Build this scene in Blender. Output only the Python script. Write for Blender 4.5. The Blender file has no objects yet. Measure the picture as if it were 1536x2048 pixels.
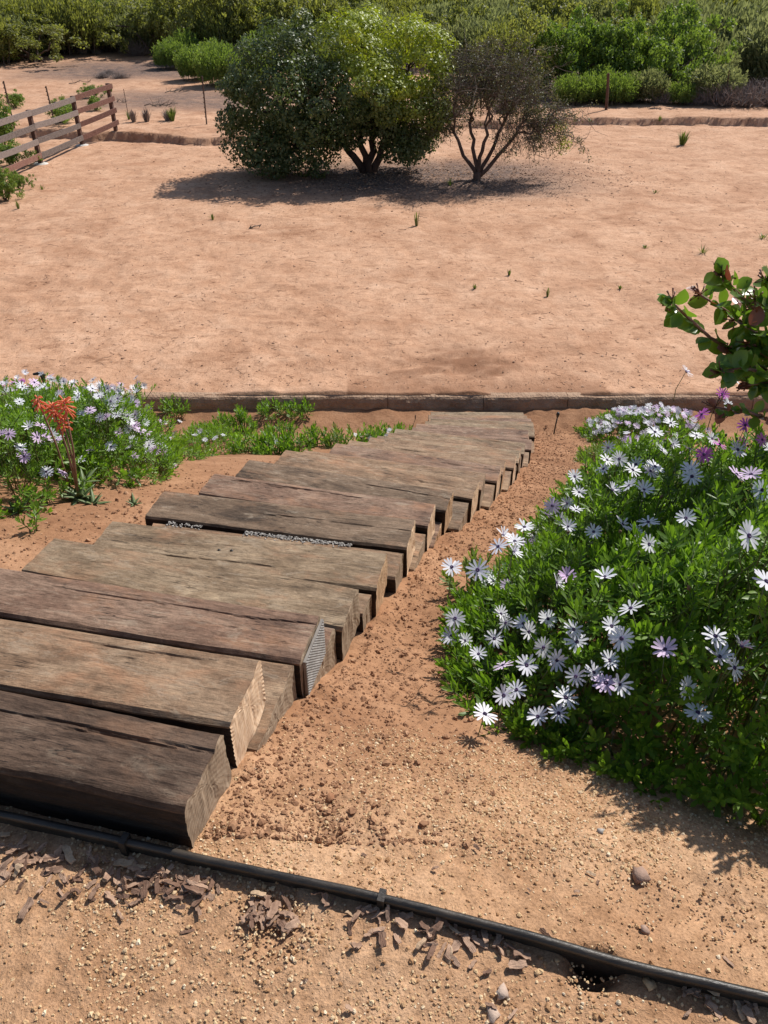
import bpy, math, random
import numpy as np
from math import radians as R_, sin, cos, tan, atan2, pi

# ------------------------------------------------------------------ camera, sky, sun, exposure
scene = bpy.context.scene
CAMH, PITCH, FPX = 1.5, R_(35), 1541.0
cam_data = bpy.data.cameras.new("camera"); cam = bpy.data.objects.new("camera", cam_data)
scene.collection.objects.link(cam); scene.camera = cam
cam.location = (0, 0, CAMH); cam.rotation_euler = (pi/2 - PITCH, 0, 0)
cam_data.sensor_fit = 'VERTICAL'; cam_data.sensor_height = 24.0
cam_data.lens = 24.0 * FPX / 2048.0
cam_data.clip_start = 0.05; cam_data.clip_end = 900
scene.render.resolution_x, scene.render.resolution_y = 768, 1024
SUN_AZ, SUN_EL = R_(42), R_(45.5)          # azimuth from +Y towards +X
world = bpy.data.worlds.new("World"); scene.world = world; world.use_nodes = True
wn = world.node_tree.nodes; wl = world.node_tree.links
sky = wn.new('ShaderNodeTexSky'); sky.sky_type = 'NISHITA'; sky.sun_disc = False
sky.sun_elevation = SUN_EL; sky.sun_rotation = SUN_AZ
bg = wn['Background']; bg.inputs[1].default_value = 0.092
wl.new(sky.outputs[0], bg.inputs[0])
sd = bpy.data.lights.new("sun", 'SUN'); sd.energy = 5.0; sd.angle = R_(0.55); sd.color = (1.0, 0.955, 0.89)
sun = bpy.data.objects.new("sun", sd); scene.collection.objects.link(sun)
sun.rotation_euler = (pi/2 - SUN_EL, 0, pi - SUN_AZ); sun.location = (6, 6, 12)
vs = scene.view_settings; vs.view_transform = 'Standard'; vs.look = 'None'; vs.gamma = 1; vs.exposure = 0.12
vs.use_curve_mapping = False

# ------------------------------------------------------------------ helpers
COL = scene.collection
rng = np.random.default_rng(7)
random.seed(7)

def tag(o, label, cat, group=None):
    o["label"] = label; o["category"] = cat
    if group: o["group"] = group
    return o

def mesh_np(name, V, F, mats=(), smooth=False, mi=None, attr=None):
    V = np.ascontiguousarray(V, dtype=np.float32); F = np.ascontiguousarray(F, dtype=np.int32)
    me = bpy.data.meshes.new(name); m, k = F.shape
    me.vertices.add(len(V)); me.vertices.foreach_set('co', V.ravel())
    me.loops.add(m*k); me.loops.foreach_set('vertex_index', F.ravel())
    me.polygons.add(m); me.polygons.foreach_set('loop_start', np.arange(m, dtype=np.int32)*k)
    if mi is not None: me.polygons.foreach_set('material_index', np.asarray(mi, dtype=np.int32))
    me.polygons.foreach_set('use_smooth', np.full(m, bool(smooth)))
    for mt in mats: me.materials.append(mt)
    if attr:
        for an, (dom, typ, val) in attr.items():
            a = me.attributes.new(an, typ, dom)
            a.data.foreach_set('color' if typ == 'FLOAT_COLOR' else 'value', np.ascontiguousarray(val, dtype=np.float32).ravel())
    me.update(calc_edges=True); me.validate()
    return me

def obj(name, me, parent=None, loc=None, rotz=None):
    o = bpy.data.objects.new(name, me); COL.objects.link(o)
    if parent is not None: o.parent = parent
    if loc is not None: o.location = loc
    if rotz is not None: o.rotation_euler = (0, 0, rotz)
    return o

def _h(ix, iy, iz, seed):
    n = (ix*374761393 + iy*668265263 + iz*2147483647 + seed*974634777) & 0xffffffff
    n = ((n ^ (n >> 13))*1274126177) & 0xffffffff
    return ((n ^ (n >> 16)) & 0xffff)/65535.0

def vnoise(x, y, z=0.0, seed=0):
    x, y, z = np.broadcast_arrays(np.asarray(x, float), np.asarray(y, float), np.asarray(z, float))
    ix, iy, iz = (np.floor(a).astype(np.int64) for a in (x, y, z))
    fx, fy, fz = x-ix, y-iy, z-iz
    fx, fy, fz = (a*a*(3-2*a) for a in (fx, fy, fz))
    r = 0
    for dx in (0, 1):
        for dy in (0, 1):
            for dz in (0, 1):
                w = (fx if dx else 1-fx)*(fy if dy else 1-fy)*(fz if dz else 1-fz)
                r = r + w*_h(ix+dx, iy+dy, iz+dz, seed)
    return r*2-1

def fbm(x, y, z=0.0, o=4, seed=0):
    r = 0; a = .5; f = 1.0
    for i in range(o):
        r = r + a*vnoise(np.asarray(x)*f, np.asarray(y)*f, np.asarray(z)*f, seed+i*17); a *= .5; f *= 2.03
    return r

def sstep(a, b, x):
    t = np.clip((np.asarray(x, float)-a)/(b-a), 0, 1); return t*t*(3-2*t)

def basis(dirs, spin):
    d = np.asarray(dirs, float); d = d/np.linalg.norm(d, axis=1, keepdims=True)
    ref = np.where(np.abs(d[:, 2:3]) < .95, np.array([[0, 0, 1.]]), np.array([[1., 0, 0]]))
    a = np.cross(ref, d); a /= np.linalg.norm(a, axis=1, keepdims=True); b = np.cross(d, a)
    c, s = np.cos(spin)[:, None], np.sin(spin)[:, None]
    return np.stack([a*c+b*s, -a*s+b*c, d], axis=2)          # columns x, y, z

def scatter(TV, TF, M, S, P):
    """copies of a template (TV,TF) with matrices M, scales S, positions P -> one V,F"""
    n = len(P); S = np.asarray(S, float).reshape(n, 1, -1)
    V = np.einsum('nij,nkj->nki', M, TV[None]*S) + P[:, None, :]
    F = TF[None] + (np.arange(n)*len(TV))[:, None, None]
    return V.reshape(-1, 3), F.reshape(-1, TF.shape[1])

def cat(parts):
    V = []; F = []; o = 0
    for v, f in parts:
        V.append(v); F.append(np.asarray(f)+o); o += len(v)
    return np.concatenate(V), np.concatenate(F)

def tube(pts, rad, k=6):
    pts = np.asarray(pts, float); n = len(pts); rad = np.broadcast_to(rad, (n,))
    t = np.gradient(pts, axis=0); M = basis(t, np.zeros(n))
    # keep a stable frame
    ref = M[0][:, 0]
    V = []
    for i in range(n):
        d = t[i]/np.linalg.norm(t[i]); a = ref - d*np.dot(ref, d); a /= np.linalg.norm(a)+1e-9; b = np.cross(d, a); ref = a
        ang = np.arange(k)*2*pi/k
        V.append(pts[i] + rad[i]*(np.cos(ang)[:, None]*a + np.sin(ang)[:, None]*b))
    V = np.concatenate(V); F = []
    for i in range(n-1):
        for j in range(k):
            F.append((i*k+j, i*k+(j+1) % k, (i+1)*k+(j+1) % k, (i+1)*k+j))
    # caps as degenerate-free quads for k even
    for base in (0, (n-1)*k):
        idx = [base+j for j in range(k)]
        if base == 0: idx = idx[::-1]
        if k == 4: F.append(tuple(idx))
        elif k == 6: F += [(idx[0], idx[1], idx[2], idx[3]), (idx[0], idx[3], idx[4], idx[5])]
        elif k == 8: F += [(idx[0], idx[1], idx[2], idx[3]), (idx[0], idx[3], idx[4], idx[7]), (idx[4], idx[5], idx[6], idx[7])]
    return V, np.array(F)

BOXF = np.array([(0,3,2,1),(4,5,6,7),(0,1,5,4),(1,2,6,5),(2,3,7,6),(3,0,4,7)])
def box(x0, x1, y0, y1, z0, z1):
    return np.array([(x0,y0,z0),(x1,y0,z0),(x1,y1,z0),(x0,y1,z0),(x0,y0,z1),(x1,y0,z1),(x1,y1,z1),(x0,y1,z1)], float), BOXF

def bar(a, b, w, h, nseg=1, sag=0):
    """rectangular bar from a to b (w across horizontally, h upright)"""
    a = np.array(a, float); b = np.array(b, float); d = b-a; u = d/np.linalg.norm(d)
    s = np.cross(u, (0, 0, 1)); s /= np.linalg.norm(s); up = np.cross(s, u)
    V = []
    for i in range(nseg+1):
        t = i/nseg; p = a+d*t+np.array((0, 0, -sag*4*t*(1-t)))
        for sx, sz in ((-1,-1),(1,-1),(1,1),(-1,1)): V.append(p+s*sx*w/2+up*sz*h/2)
    F = [(3,2,1,0), tuple(nseg*4+j for j in range(4))]
    for i in range(nseg):
        for j in range(4): F.append((i*4+j, i*4+(j+1)%4, (i+1)*4+(j+1)%4, (i+1)*4+j))
    return np.array(V), np.array(F)

# ------------------------------------------------------------------ materials
def nodes(name):
    m = bpy.data.materials.new(name); m.use_nodes = True
    nt = m.node_tree; return m, nt, nt.nodes, nt.links, nt.nodes['Principled BSDF']
def N(nt, typ, **kw):
    n = nt.nodes.new(typ)
    for k, v in kw.items():
        if k == 'inp':
            for kk, vv in v.items(): n.inputs[kk].default_value = vv
        else: setattr(n, k, v)
    return n
def noise(nt, vec, scale, detail=4, rough=.55, dist=0):
    n = N(nt, 'ShaderNodeTexNoise', inp={'Scale': scale, 'Detail': detail, 'Roughness': rough, 'Distortion': dist})
    if vec is not None: nt.links.new(vec, n.inputs['Vector'])
    return n.outputs['Fac']
def ramp(nt, fac, stops):
    r = N(nt, 'ShaderNodeValToRGB'); e = r.color_ramp.elements
    while len(e) < len(stops): e.new(.5)
    for el, (p, c) in zip(e, stops): el.position = p; el.color = (*c, 1) if len(c) == 3 else c
    nt.links.new(fac, r.inputs[0]); return r.outputs[0]
def mix(nt, fac, a, b, mode='MIX'):
    m = N(nt, 'ShaderNodeMix', data_type='RGBA', blend_type=mode)
    for s, v in ((m.inputs[0], fac), (m.inputs[6], a), (m.inputs[7], b)):
        if hasattr(v, 'links') or hasattr(v, 'is_linked'): nt.links.new(v, s)
        elif isinstance(v, (int, float)): s.default_value = v
        else: s.default_value = (*v, 1)
    return m.outputs[2]
def math_(nt, op, a, b=0.0, clamp=False):
    m = N(nt, 'ShaderNodeMath', operation=op, use_clamp=clamp)
    for s, v in ((m.inputs[0], a), (m.inputs[1], b)):
        if hasattr(v, 'is_linked'): nt.links.new(v, s)
        else: s.default_value = v
    return m.outputs[0]
def mapping(nt, vec, scale):
    m = N(nt, 'ShaderNodeMapping'); m.inputs['Scale'].default_value = scale; nt.links.new(vec, m.inputs[0]); return m.outputs[0]
def bump(nt, height, strength, dist, normal=None):
    b = N(nt, 'ShaderNodeBump', inp={'Strength': strength, 'Distance': dist}); nt.links.new(height, b.inputs['Height'])
    if normal is not None: nt.links.new(normal, b.inputs['Normal'])
    return b.outputs[0]

def leaf_mat(name, c_lo, c_hi, rough=.45, trans=.3, spec=.4, attr=None, c_young=None, tcol=None):
    m, nt, n, l, p = nodes(name)
    g = N(nt, 'ShaderNodeNewGeometry'); oi = N(nt, 'ShaderNodeObjectInfo')
    rnd = math_(nt, 'ADD', math_(nt, 'MULTIPLY', g.outputs['Random Per Island'], .7), math_(nt, 'MULTIPLY', oi.outputs['Random'], .3))
    c = mix(nt, rnd, c_lo, c_hi)
    if attr:
        a = N(nt, 'ShaderNodeAttribute', attribute_name=attr)
        c = mix(nt, a.outputs['Fac'], c, c_young)
    l.new(c, p.inputs['Base Color']); p.inputs['Roughness'].default_value = rough; p.inputs['Specular IOR Level'].default_value = spec
    t = N(nt, 'ShaderNodeBsdfTranslucent')
    l.new(mix(nt, 1.0, c, tcol or (1.5, 1.5, .6), 'MULTIPLY'), t.inputs[0])
    ms = N(nt, 'ShaderNodeMixShader', inp={0: trans}); l.new(p.outputs[0], ms.inputs[1]); l.new(t.outputs[0], ms.inputs[2])
    l.new(ms.outputs[0], n['Material Output'].inputs[0])
    return m

def plain_mat(name, c1, c2, scale=8, rough=.8, bscale=40, bstr=.4, bdist=.01, metal=0, stretch=(1, 1, 1), rnd=0.0):
    m, nt, n, l, p = nodes(name)
    tc = N(nt, 'ShaderNodeTexCoord').outputs['Object']; v = mapping(nt, tc, stretch)
    f = noise(nt, v, scale, 5, .6)
    if rnd:
        oi = N(nt, 'ShaderNodeObjectInfo')
        f = math_(nt, 'ADD', f, math_(nt, 'MULTIPLY', math_(nt, 'SUBTRACT', oi.outputs['Random'], .5), rnd))
    c = ramp(nt, f, [(.3, c1), (.7, c2)]); l.new(c, p.inputs['Base Color'])
    p.inputs['Roughness'].default_value = rough; p.inputs['Metallic'].default_value = metal
    l.new(bump(nt, noise(nt, v, bscale, 4), bstr, bdist), p.inputs['Normal'])
    return m

def ground_mat():
    m, nt, n, l, p = nodes('ground_soil')
    co = N(nt, 'ShaderNodeTexCoord').outputs['Object']
    za = N(nt, 'ShaderNodeAttribute', attribute_name='zone'); sp = N(nt, 'ShaderNodeSeparateColor'); l.new(za.outputs['Color'], sp.inputs[0])
    land, litter, dist = sp.outputs[0], sp.outputs[1], sp.outputs[2]
    fieldw = za.outputs['Alpha']
    big = noise(nt, co, .35, 4, .6); mid = noise(nt, co, 2.2, 5, .62, .4); fine = noise(nt, co, 26, 5, .68); vfine = noise(nt, co, 170, 3, .7)
    stre = noise(nt, co, 1.5, 8, .68, .5); blot = noise(nt, co, .55, 5, .62, .8); scuf = noise(nt, mapping(nt, co, (2.2, 1, 1)), 5.5, 7, .74, 1.2)
    # open field: pale pinkish clay
    fld = ramp(nt, stre, [(.28, (.40, .220, .132)), (.42, (.505, .293, .182)), (.56, (.575, .350, .226)), (.72, (.64, .412, .278))])
    fld = mix(nt, .55, fld, ramp(nt, blot, [(.34, (.74, .66, .60)), (.50, (1, 1, 1)), (.68, (1.08, 1.09, 1.09))]), 'MULTIPLY')
    fld = mix(nt, .75, fld, ramp(nt, scuf, [(.32, (.42, .35, .31)), (.42, (.90, .87, .85)), (.60, (1.06, 1.06, 1.06))]), 'MULTIPLY')
    fld = mix(nt, .7, fld, ramp(nt, noise(nt, mapping(nt, co, (1, 2.4, 1)), 2.6, 8, .78, 1.6), [(.36, (.52, .45, .40)), (.47, (.95, .94, .93)), (.6, (1.05, 1.05, 1.05))]), 'MULTIPLY')
    specks = ramp(nt, noise(nt, co, 24, 6, .8), [(.30, (.45, .40, .37)), (.40, (1, 1, 1))])
    fld = mix(nt, .8, fld, specks, 'MULTIPLY')
    # slope: darker red loam
    slo = ramp(nt, mid, [(.28, (.225, .110, .057)), (.5, (.345, .182, .098)), (.72, (.44, .25, .144))])
    slo = mix(nt, .55, slo, ramp(nt, fine, [(.3, (.6, .55, .5)), (.6, (1.08, 1.08, 1.08))]), 'MULTIPLY')
    # landing: decomposed granite, golden
    lan = ramp(nt, mid, [(.28, (.355, .196, .106)), (.5, (.462, .280, .163)), (.72, (.555, .365, .228))])
    lan = mix(nt, .7, lan, ramp(nt, fine, [(.3, (.62, .56, .5)), (.62, (1.12, 1.12, 1.12))]), 'MULTIPLY')
    lan = mix(nt, .6, lan, ramp(nt, vfine, [(.32, (.5, .45, .4)), (.5, (1, 1, 1)), (.7, (1.35, 1.3, 1.2))]), 'MULTIPLY')
    c = mix(nt, land, slo, lan); c = mix(nt, fieldw, c, fld)
    c = mix(nt, math_(nt, 'MULTIPLY', dist, math_(nt, 'ADD', .25, math_(nt, 'MULTIPLY', mid, 1.2)), True), c, (.25, .125, .070))
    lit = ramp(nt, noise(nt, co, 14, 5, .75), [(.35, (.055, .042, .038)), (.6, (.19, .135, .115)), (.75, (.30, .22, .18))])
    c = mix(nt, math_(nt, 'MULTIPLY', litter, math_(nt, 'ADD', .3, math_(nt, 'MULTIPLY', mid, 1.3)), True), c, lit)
    l.new(c, p.inputs['Base Color']); p.inputs['Roughness'].default_value = .95; p.inputs['Specular IOR Level'].default_value = .15
    b1 = bump(nt, math_(nt, 'ADD', stre, math_(nt, 'MULTIPLY', math_(nt, 'MULTIPLY', scuf, .35), fieldw)), .40, .08)
    b2 = bump(nt, fine, .55, .018, b1)
    b3 = bump(nt, vfine, .6, .004, b2)
    l.new(b3, p.inputs['Normal'])
    return m

def wood_mat(name, dark, mid_, pale, soil=.5, scuff=.5, grain=(4.5, 26, 26), cracks=True):
    m, nt, n, l, p = nodes(name)
    co = N(nt, 'ShaderNodeTexCoord').outputs['Object']; oi = N(nt, 'ShaderNodeObjectInfo')
    cb = N(nt, 'ShaderNodeVectorMath', operation='ADD'); l.new(co, cb.inputs[0])
    ofs = N(nt, 'ShaderNodeCombineXYZ'); k = math_(nt, 'MULTIPLY', oi.outputs['Random'], 37.0)
    l.new(k, ofs.inputs[0]); l.new(k, ofs.inputs[1]); l.new(ofs.outputs[0], cb.inputs[1]); co = cb.outputs[0]
    g = noise(nt, mapping(nt, co, grain), 2.4, 6, .66, .35)
    fg = noise(nt, mapping(nt, co, (4, 60, 60)), 4, 5, .72)
    pat = noise(nt, mapping(nt, co, (1.6, 4.5, 4.5)), 1.7, 7, .70, .9)
    blo = noise(nt, mapping(nt, co, (6, 11, 11)), 2.0, 6, .74, .6)
    c = ramp(nt, pat, [(.28, dark), (.46, mid_), (.70, pale)])
    c = mix(nt, .55, c, ramp(nt, g, [(.3, (.50, .46, .43)), (.5, (1, 1, 1)), (.7, (1.22, 1.2, 1.18))]), 'MULTIPLY')
    c = mix(nt, .65, c, ramp(nt, blo, [(.32, (.58, .54, .50)), (.5, (1, 1, 1)), (.68, (1.35, 1.33, 1.30))]), 'MULTIPLY')
    c = mix(nt, .5, c, ramp(nt, fg, [(.32, (.42, .38, .36)), (.46, (1, 1, 1)), (.72, (1.15, 1.15, 1.15))]), 'MULTIPLY')
    spk = noise(nt, co, 75, 5, .8)
    c = mix(nt, .5, c, ramp(nt, spk, [(.33, (.5, .46, .43)), (.5, (1, 1, 1)), (.68, (1.3, 1.28, 1.26))]), 'MULTIPLY')
    if cracks:
        ck = ramp(nt, noise(nt, mapping(nt, co, (1.3, 22, 22)), 2.4, 3, .5, .3), [(.485, (1, 1, 1)), (.497, (.12, .1, .09)), (.503, (.12, .1, .09)), (.515, (1, 1, 1))])
        ckm = ramp(nt, noise(nt, mapping(nt, co, (2.5, 5, 5)), 1.8, 2), [(.5, (0, 0, 0)), (.56, (1, 1, 1))])
        c = mix(nt, ckm, c, mix(nt, 1.0, c, ck, 'MULTIPLY'))
    sm = ramp(nt, noise(nt, mapping(nt, co, (1.6, 3.5, 3.5)), 2.1, 6, .7, .3), [(.52, (0, 0, 0)), (.74, (soil, soil, soil))])
    c = mix(nt, sm, c, (.42, .215, .115))
    ws = ramp(nt, noise(nt, mapping(nt, co, (3, 8, 8)), 2.6, 7, .78, .5), [(.54, (0, 0, 0)), (.69, (scuff, scuff, scuff))])
    c = mix(nt, ws, c, (.44, .355, .26))
    l.new(c, p.inputs['Base Color']); p.inputs['Roughness'].default_value = .78; p.inputs['Specular IOR Level'].default_value = .3
    hh = math_(nt, 'ADD', math_(nt, 'MULTIPLY', g, .6), math_(nt, 'MULTIPLY', fg, .5))
    l.new(bump(nt, math_(nt, 'ADD', hh, math_(nt, 'MULTIPLY', math_(nt, 'ADD', blo, spk), .5)), .8, .006), p.inputs['Normal'])
    return m

def cut_mat(name, a, b, d):
    m, nt, n, l, p = nodes(name)
    co = N(nt, 'ShaderNodeTexCoord').outputs['Object']
    w = N(nt, 'ShaderNodeTexWave', wave_type='RINGS', rings_direction='X', inp={'Scale': 22.0, 'Distortion': 3.0, 'Detail': 4.0, 'Detail Scale': 2.0}); l.new(mapping(nt, co, (.3, 1, 1)), w.inputs[0])
    f = math_(nt, 'ADD', math_(nt, 'MULTIPLY', w.outputs['Fac'], .16), math_(nt, 'MULTIPLY', noise(nt, mapping(nt, co, (6, 30, 8)), 3, 5, .7), .9))
    c = ramp(nt, f, [(.25, d), (.45, a), (.75, b)])
    l.new(c, p.inputs['Base Color']); p.inputs['Roughness'].default_value = .85
    l.new(bump(nt, f, .3, .004), p.inputs['Normal'])
    return m

M = {}
M['ground'] = ground_mat()
M['wood_darkbrown'] = wood_mat('sleeper_dark_brown', (.026, .016, .010), (.080, .048, .031), (.165, .106, .072), .3, .22)
M['wood_brown'] = wood_mat('sleeper_brown', (.080, .046, .027), (.225, .140, .084), (.38, .265, .170), .9)
M['wood_red'] = wood_mat('sleeper_red_brown', (.070, .039, .026), (.190, .112, .075), (.33, .222, .155), .7)
M['wood_grey'] = wood_mat('sleeper_grey', (.078, .051, .031), (.215, .148, .090), (.38, .285, .188), .6)
M['wood_slate'] = wood_mat('sleeper_slate', (.046, .030, .020), (.140, .092, .058), (.26, .180, .120), .6)
M['wood_side'] = wood_mat('sleeper_dark_side', (.008, .0055, .004), (.022, .014, .010), (.048, .031, .022), .08, .05)  # near-black wood for front and back faces, much darker than the tops
M['cut_fresh'] = cut_mat('cut_fresh', (.60, .40, .25), (.74, .55, .38), (.40, .24, .14))
M['cut_orange'] = cut_mat('cut_orange', (.42, .25, .135), (.58, .39, .24), (.13, .075, .045))
M['cut_grey'] = cut_mat('cut_grey', (.26, .18, .115), (.38, .285, .20), (.11, .075, .05))
M['steel'] = plain_mat('galvanised_steel', (.26, .245, .23), (.42, .40, .38), 30, .6, 80, .2, .002, .4)
M['steel_dark'] = plain_mat('plate_shadow_steel', (.16, .14, .125), (.28, .25, .22), 30, .6, 80, .2, .002, .3)
M['edging'] = plain_mat('black_edging', (.010, .009, .008), (.060, .046, .034), 14, .42, 90, .35, .003, stretch=(1, 3, 3))
M['kerb'] = plain_mat('kerb_concrete', (.30, .180, .112), (.47, .318, .212), 3.5, .95, 22, .9, .03, stretch=(1.6, 1, 2.2))
M['stone'] = plain_mat('stone', (.32, .205, .150), (.54, .41, .32), 30, .85, 120, .5, .004, rnd=.5)
M['pebble'] = plain_mat('pebble', (.34, .20, .095), (.68, .48, .28), 55, .8, 200, .2, .002)
M['clod'] = plain_mat('soil_clod', (.22, .098, .046), (.42, .205, .105), 30, .95, 150, .5, .003)
M['white_gravel'] = plain_mat('white_gravel', (.27, .24, .21), (.52, .49, .45), 60, .8, 100, .2, .002)
M['chip'] = plain_mat('bark_chip', (.17, .092, .058), (.43, .275, .185), 18, .85, 60, .6, .004, stretch=(1, 6, 6), rnd=.55)
M['chip_pale'] = plain_mat('wood_chip_pale', (.38, .25, .15), (.56, .40, .26), 18, .85, 60, .6, .004, stretch=(1, 6, 6), rnd=.3)
M['fence_grey'] = plain_mat('fence_grey', (.11, .082, .070), (.26, .205, .18), 5, .85, 30, .5, .01, stretch=(1, 5, 5), rnd=.3)
M['fence_red'] = plain_mat('fence_red', (.13, .055, .038), (.27, .135, .10), 5, .85, 30, .5, .01, stretch=(1, 5, 5), rnd=.3)
M['fence_post'] = plain_mat('fence_post', (.055, .026, .018), (.14, .070, .048), 6, .85, 30, .5, .01)
M['footing'] = plain_mat('footing_concrete', (.45, .42, .38), (.70, .67, .62), 12, .9, 60, .4, .01)
M['rust'] = plain_mat('rusty_post', (.045, .026, .020), (.12, .068, .045), 20, .8, 60, .3, .004)
M['bark'] = plain_mat('bark', (.028, .018, .014), (.105, .072, .056), 6, .9, 22, .9, .03, stretch=(1, 1, .35))
M['bark_red'] = plain_mat('bark_red_grey', (.045, .028, .022), (.17, .115, .09), 6, .9, 22, .8, .02, stretch=(1, 1, .35))
M['twig'] = plain_mat('dry_twig', (.075, .056, .042), (.20, .16, .125), 12, .9, 40, .3, .01)
M['twig_grey'] = plain_mat('dead_twig_grey', (.16, .125, .11), (.32, .265, .24), 12, .9, 40, .3, .01)
M['stem_green'] = plain_mat('green_stem', (.075, .105, .028), (.17, .20, .07), 30, .6, 60, .2, .002)
M['stem_red'] = plain_mat('red_stem', (.16, .055, .04), (.34, .17, .12), 30, .55, 60, .3, .002)
M['stalk'] = plain_mat('aloe_stalk', (.20, .10, .07), (.34, .20, .14), 14, .6, 40, .3, .003)
M['leaf_daisy'] = leaf_mat('daisy_leaf', (.075, .160, .016), (.205, .350, .045), .42, .48, .45)
M['leaf_daisy_pale'] = leaf_mat('daisy_leaf_pale', (.11, .17, .035), (.22, .31, .075), .45, .4, .4)
M['leaf_rhus'] = leaf_mat('glossy_leaf', (.085, .165, .024), (.175, .285, .048), .28, .46, .6)
M['leaf_bronze'] = leaf_mat('bronze_leaf', (.17, .06, .04), (.30, .12, .08), .35, .25, .5, tcol=(1.5, .9, .6))
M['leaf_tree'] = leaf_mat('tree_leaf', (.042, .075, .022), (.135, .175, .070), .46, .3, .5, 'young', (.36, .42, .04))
M['leaf_dry'] = leaf_mat('dry_tree_leaf', (.085, .092, .045), (.18, .185, .10), .5, .35, .3, tcol=(1.2, 1.1, .7))
M['bush_a'] = leaf_mat('bush_light_green', (.090, .155, .030), (.225, .310, .085), .5, .42, .3)
M['bush_b'] = leaf_mat('bush_bright_green', (.105, .165, .042), (.250, .335, .100), .5, .46, .3)
M['bush_c'] = leaf_mat('bush_grey_green', (.15, .175, .078), (.31, .33, .168), .6, .48, .2, tcol=(1.2, 1.2, .8))
M['bush_d'] = leaf_mat('bush_dark_olive', (.125, .145, .048), (.275, .285, .110), .5, .5, .3)
M['bush_e'] = leaf_mat('bush_yellow_green', (.16, .175, .03), (.33, .34, .07), .5, .42, .3)
M['grass'] = leaf_mat('grass_blade', (.085, .125, .030), (.20, .26, .075), .5, .3, .3)
M['succulent'] = leaf_mat('succulent_leaf', (.10, .15, .055), (.20, .25, .11), .4, .1, .4)
def petal_mat(name, a, b, back):
    m, nt, n, l, p = nodes(name)
    g = N(nt, 'ShaderNodeNewGeometry'); oi = N(nt, 'ShaderNodeObjectInfo')
    c = mix(nt, oi.outputs['Random'], a, b); c = mix(nt, g.outputs['Backfacing'], c, back)
    l.new(c, p.inputs['Base Color']); p.inputs['Roughness'].default_value = .55; p.inputs['Specular IOR Level'].default_value = .25
    t = N(nt, 'ShaderNodeBsdfTranslucent'); l.new(c, t.inputs[0])
    ms = N(nt, 'ShaderNodeMixShader', inp={0: .25}); l.new(p.outputs[0], ms.inputs[1]); l.new(t.outputs[0], ms.inputs[2]); l.new(ms.outputs[0], n['Material Output'].inputs[0])
    return m
M['petal_white'] = petal_mat('white_petal', (.78, .78, .86), (.86, .86, .88), (.50, .42, .62))
M['petal_lilac'] = petal_mat('lilac_petal', (.70, .50, .74), (.82, .68, .84), (.42, .28, .55))
M['petal_purple'] = petal_mat('magenta_petal', (.60, .11, .55), (.74, .24, .68), (.42, .12, .42))
M['bud'] = plain_mat('flower_bud', (.10, .13, .035), (.22, .24, .08), 80, .6, 200, .3, .001)
M['spent'] = plain_mat('spent_flower', (.10, .055, .028), (.24, .15, .08), 80, .8, 200, .3, .001)
M['disc'] = plain_mat('flower_disc', (.02, .012, .05), (.10, .05, .16), 300, .7, 500, .4, .001)
M['orange'] = leaf_mat('orange_petal', (.82, .27, .14), (.92, .44, .26), .45, .4, .3, tcol=(1.2, .8, .6))
M['black_plastic'] = plain_mat('black_plastic', (.012, .012, .012), (.04, .038, .036), 30, .5, 60, .2, .002)

# ------------------------------------------------------------------ terrain
# stair geometry: front right top corner (x, y, depth below camera), yaw in degrees
ST = [(-.40, .92, 1.370, -13.2), (-.350, 1.155, 1.398, -11.5), (-.235, 1.52, 1.575, -12.3), (-.14, 1.85, 1.76, -14.3),
      (-.03, 2.21, 1.90, -10.8), (.10, 2.64, 2.04, -11.3), (.21, 2.99, 2.18, -14.0), (.32, 3.28, 2.29, -16.2)]
a8 = np.array(ST[-1]); a18 = np.array((1.45, 6.68, 3.88, -9.7)); a24 = np.array((1.80, 8.69, 4.68, 1.9))
for i in range(1, 11): t = i/10; ST.append(tuple(a8+(a18-a8)*t + np.array((.09*sin(pi*t), 0, 0, 0))))
for i in range(1, 7): t = i/6; ST.append(tuple(a18+(a24-a18)*t + np.array((.08*sin(pi*t), 0, 0, 0))))
_sy = np.array([s[1] for s in ST]); _sx = np.array([s[0] for s in ST])
PS = np.array([-5, .89, 1.0] + [s[1] for s in ST[1:]] + [8.95, 9.2, 12.0])
PD = np.array([1.5, 1.5, 1.525] + [s[2]+.165 for s in ST[1:]] + [4.80, 4.755, 4.755])
ZF = CAMH-4.6
KY = 9.22
def ledge_y(x): return np.interp(x, [-30, -15, -9, -5, 0, 7, 15, 30], [31, 29.6, 28.8, 27.6, 29.8, 31.9, 31.4, 32.5]) + .5*fbm(x*.7, 3.1, seed=5, o=4)
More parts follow.
